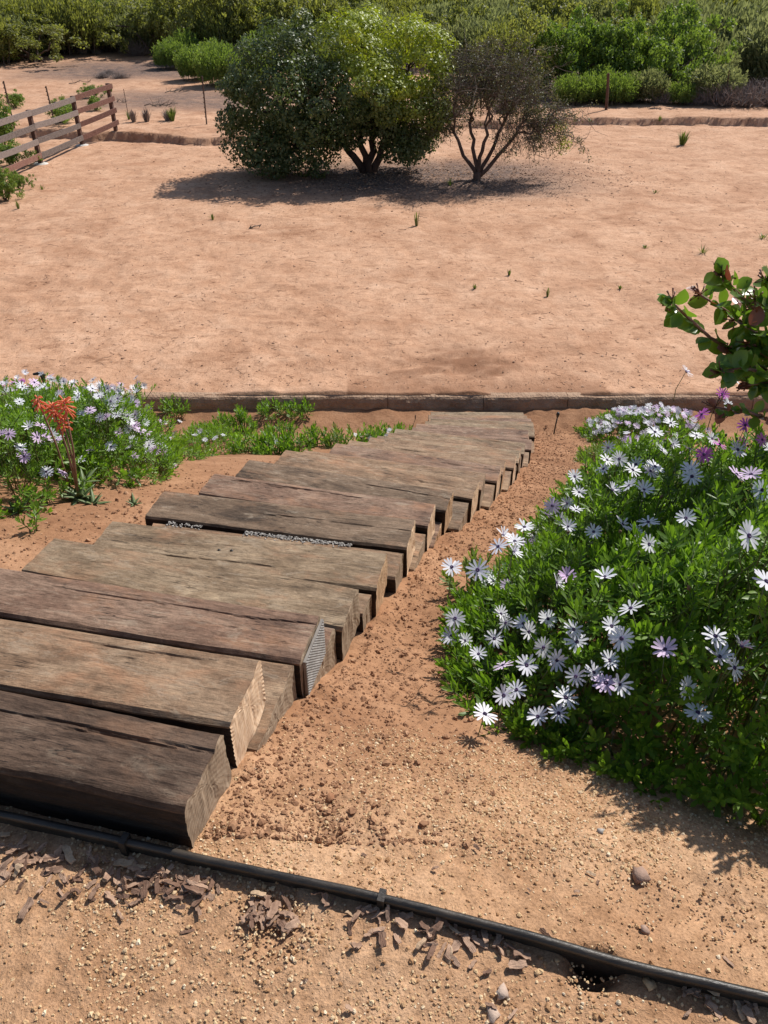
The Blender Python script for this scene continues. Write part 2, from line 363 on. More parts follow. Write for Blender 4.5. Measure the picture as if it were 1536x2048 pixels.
def terrain(x, y, detail=True):
    x = np.asarray(x, float); y = np.asarray(y, float)
    xr = np.interp(y, _sy, _sx)
    dx = np.clip(x-xr, -2.6, 2.6)
    s = y + .24*dx*(1-sstep(3.0, 8.3, y))
    z = CAMH - np.interp(s, PS, PD)
    out = (x-xr)
    if detail:
        on = sstep(.89, 1.1, s)
        z = z + on*(.016*fbm(x*3, y*3, o=4, seed=3) + .020*fbm(x*13, y*13, o=4, seed=9)*sstep(.0, .05, out)*(1-.6*sstep(.45, .9, out)) )
        z = z + (1-on)*(.010*fbm(x*3.5, y*3.5, o=3, seed=21)) + .0055*fbm(x*38, y*38, o=3, seed=31)
        # soil banked against the ends of the sleepers
        z = z + on*.03*np.exp(-((out-.03)/.09)**2)*(.5+fbm(x*9, y*9, o=3, seed=14))*(y < 9)
    zf = ZF + (.05*fbm(x*.35, y*.35, o=4, seed=41) + .034*fbm(x*1.7, y*1.7, o=4, seed=44) + .018*fbm(x*6, y*6, o=3, seed=45) if detail else 0)
    led = sstep(-.02, .07, y-ledge_y(x)-.14*fbm(x*3, y*.5, seed=8))
    zf = zf + led*(.19+.10*fbm(x*.5, 1.7, seed=77)) - .12*np.exp(-((y-ledge_y(x)+.22)/.2)**2)*(.6+fbm(x*.6, 9.2, seed=78))
    far = np.maximum(y-33, 0); zf = zf + .0009*np.minimum(far, 22)**2 + np.maximum(y-55, 0)*.105
    zf = zf + .035*np.exp(-((y-KY-.2)/.25)**2)*(.35+fbm(x*1.8, 2.2, o=4, seed=93)); z = z + .05*sstep(8.6, 9.2, y)*fbm(x*2.2, y*2, o=3, seed=95)
    return np.where(y < KY+.06, z, zf)

def ray(px, py):
    u = (px-768)/FPX; v = (py-1024)/FPX
    return np.array([u, cos(PITCH)-v*sin(PITCH), -sin(PITCH)-v*cos(PITCH)])
def at(px, py, z):
    """point where the line of sight of a pixel meets height z"""
    r = ray(px, py); return r*((z-CAMH)/r[2]) + np.array([0, 0, CAMH])
_ts = np.concatenate([np.linspace(.8, 12, 900), np.linspace(12.02, 75, 900)])
def hit(px, py, h=None):
    """first point of a line of sight on the terrain (or on terrain + h(x,y))"""
    r = ray(px, py); P = r[None]*_ts[:, None]+np.array([[0, 0, CAMH]])
    g = terrain(P[:, 0], P[:, 1], False)
    if h is not None: g = g + h(P[:, 0], P[:, 1])
    k = np.argmax(P[:, 2] < g)
    if not (P[k, 2] < g[k]): return None
    return P[k]
def ground_z(x, y): return float(terrain(np.array([x]), np.array([y]))[0])

def build_ground():
    ys = np.concatenate([np.linspace(-3, .3, 12)[:-1], np.arange(.3, 2.4, .011), np.arange(2.4, 4.5, .02), np.arange(4.5, KY+.03, .035), [KY+.055, KY+.075],
                         np.arange(KY+.14, 14, .06), np.arange(14, 26.5, .11), np.arange(26.5, 33, .075), np.arange(33, 60, .4), np.linspace(60, 260, 50)])
    u = np.linspace(-1, 1, 331); outer = 1+np.cumsum(np.linspace(.03, 1.2, 26))
    u = np.concatenate([-outer[::-1], u, outer])
    w = np.interp(ys, [-3, .3, 1, 3, 9, 24, 33, 60, 260], [1.0, 1.0, 1.15, 2.2, 5.4, 13.5, 19, 34, 150])
    X = u[None]*w[:, None]; Y = np.repeat(ys[:, None], len(u), 1)
    Z = terrain(X, Y)
    h = at(1182, 1932, -.02); Z -= .075*np.exp(-(((X-h[0])/.042)**2+((Y-h[1]+.012)/.03)**2)**1.5)      # burrow under the edging
    for px, py, r_, dz in ((650, 1645, .03, .018), (1440, 1800, .06, .018), (1300, 1790, .05, .012), (545, 1840, .05, .02)):
        q = at(px, py, 0); Z -= dz*np.exp(-(((X-q[0])/r_)**2+((Y-q[1])/r_)**2))
    q = at(930, 735, ZF); trk = np.exp(-((X-q[0])/1.3)**4-((Y-q[1]-.1*(X-q[0]))/.9)**4); Z += trk*(.020*fbm((X-.6*Y)*5, (Y+.3*X)*1.6, o=4, seed=88)+.012*np.sin((Y-.35*X)*16+2*fbm(X*2, Y*2, seed=3)))*(Y > KY+.1)
    xr = np.interp(Y, _sy, _sx); s = Y+.24*np.clip(X-xr, -2.6, 2.6)*(1-sstep(3, 8.3, Y))
    land = 1-sstep(.95, 1.5, s - .3*sstep(.5, 1.0, X-xr) + .15*fbm(X*3, Y*3, seed=51))
    land = np.clip(land + .35*sstep(.2, .6, X-xr)*(1-sstep(1.2, 2.2, s)), 0, 1)
    field = (Y > KY+.06).astype(float)
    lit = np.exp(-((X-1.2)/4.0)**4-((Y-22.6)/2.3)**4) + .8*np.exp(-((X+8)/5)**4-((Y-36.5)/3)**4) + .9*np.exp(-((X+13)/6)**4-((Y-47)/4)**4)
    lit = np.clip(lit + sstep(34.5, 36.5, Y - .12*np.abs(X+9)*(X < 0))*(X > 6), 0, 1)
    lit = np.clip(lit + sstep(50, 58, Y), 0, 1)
    q = at(930, 735, ZF); dis = np.exp(-((X-q[0])/1.25)**2-((Y-q[1]-.1*(X-q[0]))/.9)**2)*.95
    dis = dis*np.clip(.75+1.6*fbm((X-.7*Y)*2.2, (Y+.3*X)*3.5, o=5, seed=101), 0, 1.4)
    dis = np.maximum(dis, .8*np.exp(-((Y-KY-.1)/.5)**2)*(X > -.5)*(X < 3)) * field + .25*(1-field)*sstep(2, 6, Y)
    a = np.stack([land, lit, dis, field], -1)
    nx = len(u); ny = len(ys)
    i = np.arange(ny-1)[:, None]*nx+np.arange(nx-1)[None]
    F = np.stack([i, i+1, i+nx+1, i+nx], -1).reshape(-1, 4)
    me = mesh_np('ground', np.stack([X, Y, Z], -1).reshape(-1, 3), F, [M['ground']], True, attr={'zone': ('POINT', 'FLOAT_COLOR', a)})
    o = obj('ground', me); o['kind'] = 'structure'
build_ground()

# ------------------------------------------------------------------ small stones, clods, gravel (stuff)
def lump(seed, n=1):
    """irregular stone template: cube-sphere with 24 quads"""
    r = np.random.default_rng(seed); V = []; F = []
    g = np.linspace(-1, 1, 3)
    idx = {}
    def vid(p):
        k = tuple(np.round(p, 3))
        if k not in idx:
            idx[k] = len(V); q = np.array(p, float); V.append(q/np.linalg.norm(q))
        return idx[k]
    for ax in range(3):
        for sgn in (-1, 1):
            for i in range(2):
                for j in range(2):
                    q = []
                    for a, b in ((i, j), (i+1, j), (i+1, j+1), (i, j+1)):
                        p = [0, 0, 0]; p[ax] = sgn; p[(ax+1) % 3] = g[a]; p[(ax+2) % 3] = g[b]; q.append(vid(p))
                    F.append(q if sgn > 0 else q[::-1])
    V = np.array(V); V *= (1+.28*r.standard_normal(len(V)))[:, None].clip(.6, 1.45)
    return V, np.array(F)

def nugget(seed):
    r = np.random.default_rng(seed); V, F = box(-.8, .8, -.8, .8, -.8, .8); return V*(1+.28*r.standard_normal(V.shape)).clip(.5, 1.4), F
def scatter_stones(name, pts, size, mat, flat=.7, nvar=6, sink=.25, tiny=False):
    parts = []
    pts = np.asarray(pts)
    which = rng.integers(0, nvar, len(pts))
    for k in range(nvar):
        TV, TF = nugget(100+k) if tiny else lump(100+k); P = pts[which == k]
        if not len(P): continue
        S = size[which == k]
        Mx = basis(np.tile((0, 0, 1.), (len(P), 1))+.25*rng.standard_normal((len(P), 3)), rng.uniform(0, 2*pi, len(P)))
        P = P.copy(); P[:, 2] += S*flat*(1-2*sink)*.6
        sc = np.stack([S, S*rng.uniform(.65, 1, len(P)), S*flat*rng.uniform(.7, 1.1, len(P))], -1)
        parts.append(scatter(TV, TF, Mx, sc, P))
    V, F = cat(parts); o = obj(name, mesh_np(name, V, F, [mat], False)); o['kind'] = 'stuff'
    return o
def isl_mat(name, cols, rough=.85):
    m, nt, n, l, p = nodes(name); g = N(nt, 'ShaderNodeNewGeometry')
    l.new(ramp(nt, g.outputs['Random Per Island'], cols), p.inputs['Base Color']); p.inputs['Roughness'].default_value = rough; p.inputs['Specular IOR Level'].default_value = .3
    return m
M['pebbles'] = isl_mat('granite_pebbles', [(0, (.30, .155, .07)), (.3, (.48, .29, .15)), (.65, (.58, .40, .22)), (.93, (.66, .49, .30)), (1, (.76, .63, .45))])
M['clods'] = isl_mat('soil_clods', [(0, (.24, .122, .066)), (.5, (.33, .178, .098)), (1, (.42, .245, .142))], .95)
M['debris'] = isl_mat('field_debris', [(0, (.10, .060, .042)), (.35, (.26, .15, .095)), (1, (.50, .32, .22))], .95)
def mixed(name, P, S, mat, flat, cut):
    b = S > cut
    scatter_stones(name, P[~b], S[~b], mat, flat, 8, tiny=True); scatter_stones(name, P[b], S[b], mat, flat, 8)
def with_z(x, y): return np.stack([x, y, terrain(x, y)], -1)
# landing pebbles
x = rng.uniform(-1.2, 1.1, 42000); y = rng.uniform(.46, 1.4, 42000)**1.0
s = y+.24*(x-np.interp(y, _sy, _sx)); keep = ((s < 1.0) | (x > -.15+rng.normal(0, .15, len(x)))) & (rng.random(len(x)) < .25+.85*sstep(-.25, .25, fbm(x*4, y*4, o=3, seed=71)))
x, y = x[keep], y[keep]
mixed('landing_gravel', with_z(x, y), np.clip(rng.lognormal(-6.2, .42, len(x)), .0010, .0056), M['pebbles'], .75, .0027)
# clods down the slope, thick beside the stairs
n = 17000; y = .95+(rng.random(n)**1.5)*7.9; xr = np.interp(y, _sy, _sx); off = np.abs(rng.normal(.03, .28, n))+.01
x = xr+off*(1+.08*y)
mixed('soil_clods', with_z(x, y), np.clip(rng.lognormal(-6.15, .6, n), .0012, .0100)*(1+.06*y), M['clods'], .8, .0042)
n = 2600; y = rng.uniform(1.7, 6, n); x = np.interp(y, _sy, _sx)-1.3-np.abs(rng.normal(0, .5, n))
scatter_stones('soil_clods', with_z(x, y), np.clip(rng.lognormal(-5.4, .5, n), .003, .014), M['clods'], .8)
# bits of litter and crumbs over the open field
n = 9000; y = KY+.25+(rng.random(n)**1.6)*26; x = rng.uniform(-1, 1, n)*(4+.56*y)
scatter_stones('field_crumbs', with_z(x, y), np.clip(rng.lognormal(-5.0, .5, n), .003, .022), M['debris'], .4, tiny=True)
n = 9000; x = rng.normal(1.0, 2.6, n); y = rng.normal(22.5, 1.3, n)
scatter_stones('leaf_litter', with_z(x, y), np.clip(rng.lognormal(-4.2, .4, n), .006, .04), M['debris'], .22, tiny=True)

n = 1500; y = KY+.3+(rng.random(n)**1.4)*24; x = rng.uniform(-1, 1, n)*(4+.56*y); L_ = rng.lognormal(-2.5, .5, n).clip(.03, .3); z_ = terrain(x, y)
TV, TF = tube([(-.5, 0, 0), (-.1, .05, .02), (.2, -.03, .0), (.5, .04, .01)], .012, 4)
a_ = rng.uniform(0, 6.28, n); Mx = np.zeros((n, 3, 3)); Mx[:, 0, 0] = np.cos(a_); Mx[:, 1, 0] = np.sin(a_); Mx[:, 0, 1] = -np.sin(a_); Mx[:, 1, 1] = np.cos(a_); Mx[:, 2, 2] = 1
S_ = np.stack([L_, L_*.6, .25+0*L_], -1); S_[:, 1] = np.maximum(.22, L_*.8)
V, F = scatter(TV, TF, Mx, S_, np.stack([x, y, z_+.004], -1)); o = obj('field_twigs', mesh_np('field_twigs', V, F, [M['debris']])); o['kind'] = 'stuff'

# ------------------------------------------------------------------ timber sleepers
def sleeper_mesh(name, L, w, t, nx, res, seed, mats, cracks=2, wear=1.0, jag=0.0):
    r = np.random.default_rng(seed)
    # cross-section perimeter (y, z) with softened corners, counter-clockwise seen from +x
    ny_, nz_ = max(4, int(w/res)), max(3, int(t/res/2)); c = .008
    top = [(w/2-c-(w-2*c)*i/ny_, t) for i in range(ny_+1)]; bot = [(-w/2+c+(w-2*c)*i/max(4, ny_//4), 0) for i in range(max(4, ny_//4)+1)]
    rt = [(w/2, c+(t-2*c)*i/nz_) for i in range(nz_+1)]; lf = [(-w/2, t-c-(t-2*c)*i/nz_) for i in range(nz_+1)]
    per = np.array(bot+rt+top+lf); K = len(per)
    xs = np.linspace(-L/2, L/2, nx)
    X = np.repeat(xs[:, None], K, 1); Y = np.repeat(per[None, :, 0], nx, 0); Z = np.repeat(per[None, :, 1], nx, 0)
    so = seed*3.7
    # sawn surface: bow, undulation, weathered grain
    Y = Y + wear*.003*fbm(X*2+so, Z*4, 0, 3, seed) ; dz = wear*(.003*fbm(X*2.2+so, Y*5, 1, 3, seed+1)+.0014*fbm(X*5+so, Y*60, 2, 3, seed+2)+.0015*fbm(X*30, Y*120, 3, 2, seed+3))
    istop = sstep(t*.8, t, Z)
    Z = Z+dz*istop
    fr = 1-sstep(-w/2, -w/2+.012, Y)
    Y = Y + (wear*.004*fbm(X*6+so, Z*70, 4, 3, seed+4))*(np.abs(Y) > w/2-.01)
    edge = np.minimum(w/2-np.abs(Y), .03)/.03
    Z = Z - istop*(1-edge)**2*wear*(.0035+.008*np.maximum(0, fbm(X*4+so, np.sign(Y)*3, 5, 4, seed+6)))
    for k in range(cracks):
        y0 = r.uniform(-w*.36, w*.36); xa = r.uniform(-L*.5, L*.25); xb = xa+r.uniform(.3, .9)*L
        yl = y0+.012*fbm(X*4+so+k*9, 0, 7, 5, seed+k)+.02*(X/L)*r.normal()
        env = sstep(xa, xa+.12, X)*(1-sstep(xb-.12, xb, X))*(.45+.55*np.abs(fbm(X*7, k, 0, 2, seed+50+k)*2).clip(0, 1))
        Z = Z - istop*env*.009*np.exp(-((Y-yl)/.0023)**2)
    # ends
    endw = (np.abs(X) > L/2-1e-4)
    X = X + endw*np.sign(X)*(.006*fbm(Y*25+so, Z*12, 3, 3, seed+8) + jag*.5*np.sign(np.sin(Z*420)))
    V = np.stack([X, Y, Z], -1).reshape(-1, 3)
    i = np.arange(nx-1)[:, None]*K+np.arange(K)[None]; j = np.arange(nx-1)[:, None]*K+((np.arange(K)+1) % K)[None]
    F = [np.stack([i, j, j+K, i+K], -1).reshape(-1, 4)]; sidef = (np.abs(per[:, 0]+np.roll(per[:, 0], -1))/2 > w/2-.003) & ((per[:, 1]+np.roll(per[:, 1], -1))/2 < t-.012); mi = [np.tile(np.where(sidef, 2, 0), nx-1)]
    Vs = [V]; nv = len(V)
    for e, row in ((1, nx-1), (-1, 0)):
        prev = np.arange(K)+row*K; per3 = V[prev]; ctr = per3.mean(0)
        nr = 7
        for q in range(1, nr+1):
            sc = 1-q/nr*.985; ring = ctr+(per3-ctr)*sc
            ring[:, 0] = e*L/2 + e*(.005*fbm(ring[:, 1]*60+so, ring[:, 2]*14, 2, 3, seed+11) - .010*np.maximum(0, fbm(ring[:, 1]*26+so, ring[:, 2]*6, 1, 3, seed+12)-.12))
            Vs.append(ring); cur = np.arange(K)+nv; nv += K
            a, b = prev, np.roll(prev, -1); c2, d2 = np.roll(cur, -1), cur
            f = np.stack([a, b, c2, d2], -1) if e > 0 else np.stack([a, d2, c2, b], -1)
            F.append(f); mi.append(np.ones(K, int)); prev = cur
    return mesh_np(name, np.concatenate(Vs), np.concatenate(F), mats, False, np.concatenate(mi))

LEN, WID, THK = 1.2, .20, .168
ordn = ['first', 'second', 'third', 'fourth', 'fifth', 'sixth', 'seventh', 'eighth', 'ninth', 'tenth', 'eleventh', 'twelfth', 'thirteenth', 'fourteenth', 'fifteenth',
        'sixteenth', 'seventeenth', 'eighteenth', 'nineteenth', 'twentieth', 'twenty-first', 'twenty-second', 'twenty-third', 'twenty-fourth']
woods = ['wood_darkbrown', 'wood_brown', 'wood_red', 'wood_grey', 'wood_grey', 'wood_slate', 'wood_red', 'wood_slate']
ends = ['cut_grey', 'cut_fresh', 'cut_grey', 'cut_grey', 'cut_orange', 'cut_fresh', 'cut_fresh', 'cut_orange']
look = {0: 'dark brown cracked timber sleeper with rough crumbling edge, first step beside the black edging',
        1: 'brown timber sleeper with pale freshly sawn end and soil dust, second step from the edging',
        2: 'reddish brown timber sleeper with a metal nail plate on its end',
        3: 'grey brown timber sleeper with grey sawn end, fourth step down from the black edging',
        4: 'pale grey timber sleeper with bolt holes and dark split end, fifth step down',
        5: 'slate brown timber sleeper with a long crack and splintered pale end, sixth step down'}
GS = 'timber sleepers forming the stairs'
sl_place = []
for i, (fx, fy, d, yaw) in enumerate(ST):
    near = i < 8
    r = np.random.default_rng(500+i)
    if not near: fx += r.normal(0, .028); yaw += r.normal(0, 1.3)
    L = LEN + (.08 if i < 3 else 0) + r.uniform(-.02, .03); w = WID+r.uniform(-.006, .012)
    w = [.20, .213, .20, .21, .228, .225, .205, .20][i] if i < 8 else w
    if i > 17: w = .26
    elif i > 7: w = .215
    t = THK
    wood = woods[i] if i < 8 else ['wood_grey', 'wood_brown', 'wood_slate', 'wood_red'][r.integers(0, 4)]
    end = ends[i] if i < 8 else ['cut_fresh', 'cut_orange', 'cut_grey'][r.integers(0, 3)]
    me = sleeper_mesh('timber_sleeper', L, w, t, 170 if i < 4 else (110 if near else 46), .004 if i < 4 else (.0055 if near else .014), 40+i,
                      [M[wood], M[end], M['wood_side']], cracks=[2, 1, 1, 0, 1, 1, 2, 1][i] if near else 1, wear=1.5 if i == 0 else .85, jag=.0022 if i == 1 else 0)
    ya = R_(yaw); ex, ey = np.array((cos(ya), sin(ya))), np.array((-sin(ya), cos(ya)))
    c = np.array((fx, fy)) - ex*L/2 + ey*w/2
    o = obj('timber_sleeper', me, loc=(c[0], c[1], CAMH-d-t), rotz=ya)
    tag(o, look.get(i, f'weathered timber sleeper forming the {ordn[i]} step down from the black edging' if i < 23 else 'weathered timber sleeper forming the last step, nearest the concrete kerb'), 'sleeper', GS)
    sl_place.append((c, ex, ey, L, w, d, o))
    # lower sleeper carrying this step, seen past the end
    if 1 <= i < 23:
        nx_ = ST[i+1]; w2 = max(.14, (nx_[1]-fy)-.06)
        yaw2 = yaw+.5*(nx_[3]-yaw)
        gx = .010*r.uniform(-1, 1); sup_top = CAMH-d-t-.003
        if i in (3, 4): w2 = max(.08, nx_[1]-fy-w-.022); sup_top = CAMH-nx_[2]-.013
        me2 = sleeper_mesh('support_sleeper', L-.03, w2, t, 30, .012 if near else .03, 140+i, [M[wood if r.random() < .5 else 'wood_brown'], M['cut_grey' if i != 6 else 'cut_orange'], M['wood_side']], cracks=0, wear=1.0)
        ya2 = R_(yaw2); ex2, ey2 = np.array((cos(ya2), sin(ya2))), np.array((-sin(ya2), cos(ya2)))
        nj = np.random.default_rng(500+i+1); nfx = nx_[0]+(nj.normal(0, .028) if i+1 >= 8 else 0)
        c2 = np.array((nfx, nx_[1])) - ex2*(.014+gx*.6) - ey2*.012 - ex2*(L-.03)/2 - ey2*w2/2
        b = obj('support_sleeper', me2, loc=(c2[0], c2[1], sup_top-t), rotz=ya2)
        tag(b, f'half hidden lower timber sleeper carrying the {ordn[i]} step of the stairs', 'sleeper', 'lower sleepers under the stairs')

# nail plate on the third sleeper's end: perforated galvanised strip (a part of that sleeper)
c, ex, ey, L, w, d, so = sl_place[2]
xe = L/2+.012
V, F = box(xe-.008, xe, -w/2+.014, w/2-.004, .015, THK-.014)
obj('nail_plate', mesh_np('nail_plate', V, F, [M['steel_dark']]), so)
pl = so.children[0]
parts = []
for k in range(27):
    z = .018+k*(THK-.036)/26
    for q in range(16):
        y0 = -w/2+.017+q*.0112+(.0056 if k % 2 else 0)
        if y0+.008 < w/2-.004: parts.append(box(xe+.0005, xe+.0025, y0, y0+.0068, z-.0011, z+.0011))
V, F = cat(parts); pt = obj('plate_teeth', mesh_np('plate_teeth', V, F, [M['steel']]), pl)

# bolt holes in the fifth sleeper (dark drilled plugs, parts of the sleeper)
c, ex, ey, L, w, d, so = sl_place[4]
for q, (lx, ly) in enumerate(((-.075, .0), (-.025, .006))):
    V, F = tube([(lx-.010, ly, THK-.006), (lx, ly, THK+.0015), (lx+.010, ly, THK-.006)], [.003, .0055, .003], 6)
    obj('bolt_hole', mesh_np('bolt_hole', V, F, [M['black_plastic']], True), so)

# white gravel packed in the gaps before the fifth and sixth steps
def gap_gravel(i, t0, t1, n):
    c, ex, ey, L, w, d, o = sl_place[i]
    u = rng.uniform(t0, t1, n); v = -w/2-np.abs(rng.normal(.004, .014, n))-.004
    P = np.zeros((n, 3)); P[:, :2] = c+ex*(u[:, None]*L)+ey*v[:, None]; P[:, 2] = CAMH-d-.010-rng.uniform(0, .004, n)
    return P
P = np.concatenate([gap_gravel(5, -.40, -.27, 70), gap_gravel(5, -.10, .30, 380), gap_gravel(4, -.46, -.18, 200)])
g_ = scatter_stones('white_gravel', P, rng.uniform(.0022, .0050, len(P)), M['white_gravel'], .8)

# ------------------------------------------------------------------ black edging
epx = [(-160, 1596), (0, 1626), (258, 1683), (500, 1738), (755, 1790), (1000, 1853), (1250, 1925), (1536, 1992), (1760, 2050)]
E3 = np.array([at(a, b, .032) for a, b in epx])
tt = np.linspace(0, len(E3)-1, 90); Ep = np.stack([np.interp(tt, range(len(E3)), E3[:, k]) for k in range(3)], -1)
ker = np.ones(9)/9; pad = np.pad(Ep, ((4, 4), (0, 0)), mode='edge'); Ep = np.stack([np.convolve(pad[:, k], ker, 'valid') for k in range(3)], -1)
Ep[:, 2] = .028+.004*fbm(np.arange(90)*.12, 0, seed=3)
ed = obj('landscape_edging', None); tag(ed, 'black plastic landscape edging strip with rounded top bead crossing the gravel', 'edging')
m_ = Ep[45].copy(); m_[2] = 0; ed.location = m_
V, F = tube(Ep-m_, .0090, 8); obj('top_bead', mesh_np('top_bead', V, F, [M['edging']], True), ed)
dr = np.gradient(Ep, axis=0); nr_ = np.stack([-dr[:, 1], dr[:, 0], 0*dr[:, 0]], -1); nr_ /= np.linalg.norm(nr_, axis=1, keepdims=True)
lo = Ep.copy(); lo[:, 2] = -.07
V = np.concatenate([Ep+nr_*.003, lo+nr_*.003, lo-nr_*.003, Ep-nr_*.003])-m_; n = len(Ep)
F = [(k*n+i, k*n+i+1, ((k+1) % 4)*n+i+1, ((k+1) % 4)*n+i) for k in range(4) for i in range(n-1)]
obj('strip', mesh_np('strip', V, np.array(F), [M['edging']]), ed)
for px, py in ((258, 1683), (755, 1790)):
    q = at(px, py, .032); k = np.argmin(np.linalg.norm(Ep[:, :2]-q[:2], axis=1)); u = dr[k]/np.linalg.norm(dr[k])
    p = [box(-.007, .007, -.0128, .0128, -.05, .0125)]
    V, F = cat(p); Rm = np.array([[u[0], -u[1], 0], [u[1], u[0], 0], [0, 0, 1]])
    V = V@Rm.T+Ep[k]-m_; obj('connector_clip', mesh_np('connector_clip', V, F, [M['edging']]), ed)

# ------------------------------------------------------------------ bark chips and loose stones
def chip_mesh(seed, pale=False):
    r = np.random.default_rng(seed); n = 7; L = r.uniform(.022, .050); w = r.uniform(.006, .017); t = r.uniform(.002, .0055)
    xs = np.linspace(-L/2, L/2, n); V = []
    for i, x in enumerate(xs):
        e = 1-.30*abs(2*i/(n-1)-1)**4; hw = w/2*e*r.uniform(.75, 1.15); cz = .004*sin(i*.9+seed)*r.uniform(.3, 1); cy = .002*r.normal()
        for a, b in ((-1, 0), (1, 0), (1, 1), (-1, 1)): V.append((x+.002*r.normal(), cy+a*hw*r.uniform(.85, 1.1), cz*.5+b*t*r.uniform(.7, 1.2)))
    F = [(3, 2, 1, 0), tuple((n-1)*4+j for j in range(4))]
    for i in range(n-1):
        for j in range(4): F.append((i*4+j, i*4+(j+1) % 4, (i+1)*4+(j+1) % 4, (i+1)*4+j))
    return mesh_np('bark_chip', np.array(V), np.array(F), [M['chip_pale'] if pale else M['chip']])
chips = [chip_mesh(k) for k in range(14)]; chips_p = [chip_mesh(60+k, True) for k in range(3)]
def put_chip(px, py, s=1.0, pale=False, lift=0.0):
    q = at(px, py, 0)
    o = obj('bark_chip', random.choice(chips_p if pale else chips), loc=(q[0], q[1], ground_z(q[0], q[1])+.0015+lift))
    o.rotation_euler = (random.gauss(0, .35), random.gauss(0, .22), random.uniform(0, 2*pi)); o.scale = (s*.88,)*3
    tag(o, 'reddish brown bark chip lying on the gravel along the black edging', 'bark chip', 'bark chips along the edging')
rr = random.Random(3)
spots = []
for k in range(110):      # band by the first sleeper
    x = rr.uniform(0, 440); ymin = 1668+x*.215; spots.append((x, ymin+abs(rr.gauss(0, 1))*min(60, 62-x*.08), rr.uniform(.6, 1.25)))
for k in range(24): spots.append((rr.gauss(545, 30), rr.gauss(1836, 18), rr.uniform(.7, 1.1)))
for k in range(52):
    x = rr.uniform(620, 1060); spots.append((x, 1785+(x-620)*.235+abs(rr.gauss(0, 1))*42, rr.uniform(.6, 1.15)))
for k in range(16): spots.append((rr.uniform(1350, 1530), rr.uniform(1975, 2035), rr.uniform(.7, 1.1)))
for k in range(16): spots.append((rr.uniform(0, 1500), rr.uniform(1800, 2040), rr.uniform(.45, .8)))
for k in range(9): spots.append((rr.uniform(640, 1400), rr.uniform(1640, 1780), rr.uniform(.35, .6)))
for i, (x, y, s_) in enumerate(spots): put_chip(x, y, s_, pale=(i % 13 == 5), lift=.004*(i % 3))
q = at(380, 1703, .03)
def stone(px, py, r, label, mat='stone', seed=0, fl=.7):
    q = hit(px, py); TV, TF = lump(300+seed)
    # one smoothing subdivision by averaging towards a sphere
    V = TV*np.array([r, r*.8, r*fl]); o = obj('stone', mesh_np('stone', V, TF, [M[mat]], True), loc=(q[0], q[1], ground_z(q[0], q[1])+r*fl*.35))
    o.rotation_euler = (0, 0, seed*1.3); tag(o, label, 'stone', 'loose stones')
stone(1281, 1757, .021, 'largest brown stone lying on the gravel in front of the daisies', seed=1)
stone(1199, 1667, .010, 'small pale grey stone on the dirt between daisies and edging', 'white_gravel', 2)
stone(1006, 1990, .014, 'rust brown pebble lying just below the black edging', seed=3)
stone(1296, 1968, .012, 'pale tan pebble lying by the burrow under the edging', 'pebble', 4)
stone(408, 1798, .007, 'dark small pebble on golden gravel below the bark chips', seed=5)
stone(985, 2036, .016, 'grey flat stone half buried in the golden gravel', seed=6, fl=.4)
stone(1288, 1865, .009, 'dark brown pebble beside the black edging, on the slope side', seed=7)
stone(660, 1597, .013, 'soil coloured stone lying in the dirt beside the second sleeper', 'clod', 8)
stone(740, 1268, .011, 'dark clod lying in the dirt beside the nail plate sleeper', 'clod', 9)

# ------------------------------------------------------------------ concrete kerb
kb = obj('concrete_kerb', None); kb.location = (0, KY, CAMH-4.9); tag(kb, 'low soil stained concrete kerb between the stair slope and the open field', 'kerb')
def kerb_block(x0, x1, seed):
    nx, nz = int((x1-x0)/.05)+2, 8; xs = np.linspace(x0+.004, x1-.004, nx)
    prof = [(-.085, -.12), (-.06, .03), (-.045, .09), (-.03, .16), (-.012, .22), (.008, .262), (.03, .285), (.08, .296), (.15, .296), (.16, .27), (.16, -.12)]
    prof = np.array(prof); K = len(prof)
    X = np.repeat(xs[:, None], K, 1); Y = np.repeat(prof[None, :, 0], nx, 0); Z = np.repeat(prof[None, :, 1], nx, 0)
    Y = Y+.030*fbm(X*3.2, Z*7, seed, 5, 5)*(Y < .06)+.006*vnoise(X*24, Z*24, 0, 8); Z = Z+.012*fbm(X*1.3, Y*3, seed, 3, 6)*(Z > .1)
    V = np.stack([X, Y, Z], -1).reshape(-1, 3); i = np.arange(nx-1)[:, None]*K+np.arange(K)[None]; j = np.arange(nx-1)[:, None]*K+((np.arange(K)+1) % K)[None]
    F = np.stack([i, i+K, j+K, j], -1).reshape(-1, 4)
    Vc = []; Fc = [F]; nv = len(V)
    for row, e in ((0, -1), (nx-1, 1)):
        ids = np.arange(K)+row*K
        f = [(ids[k], ids[k+1], ids[K-2-k], ids[K-1-k]) for k in range(K//2-1)]
        Fc.append(np.array(f if e < 0 else [q[::-1] for q in f]))
    obj('kerb_block', mesh_np('kerb_block', V, np.concatenate(Fc), [M['kerb']]), kb)
for k, (x0, x1) in enumerate(((-14, -9.6), (-9.6, -6.2), (-6.2, -3.55), (-3.55, -1.04), (-1.04, .05), (.05, 1.32), (1.32, 2.44), (2.44, 4.9), (4.9, 8.2), (8.2, 13))): kerb_block(x0, x1, k*3.3)

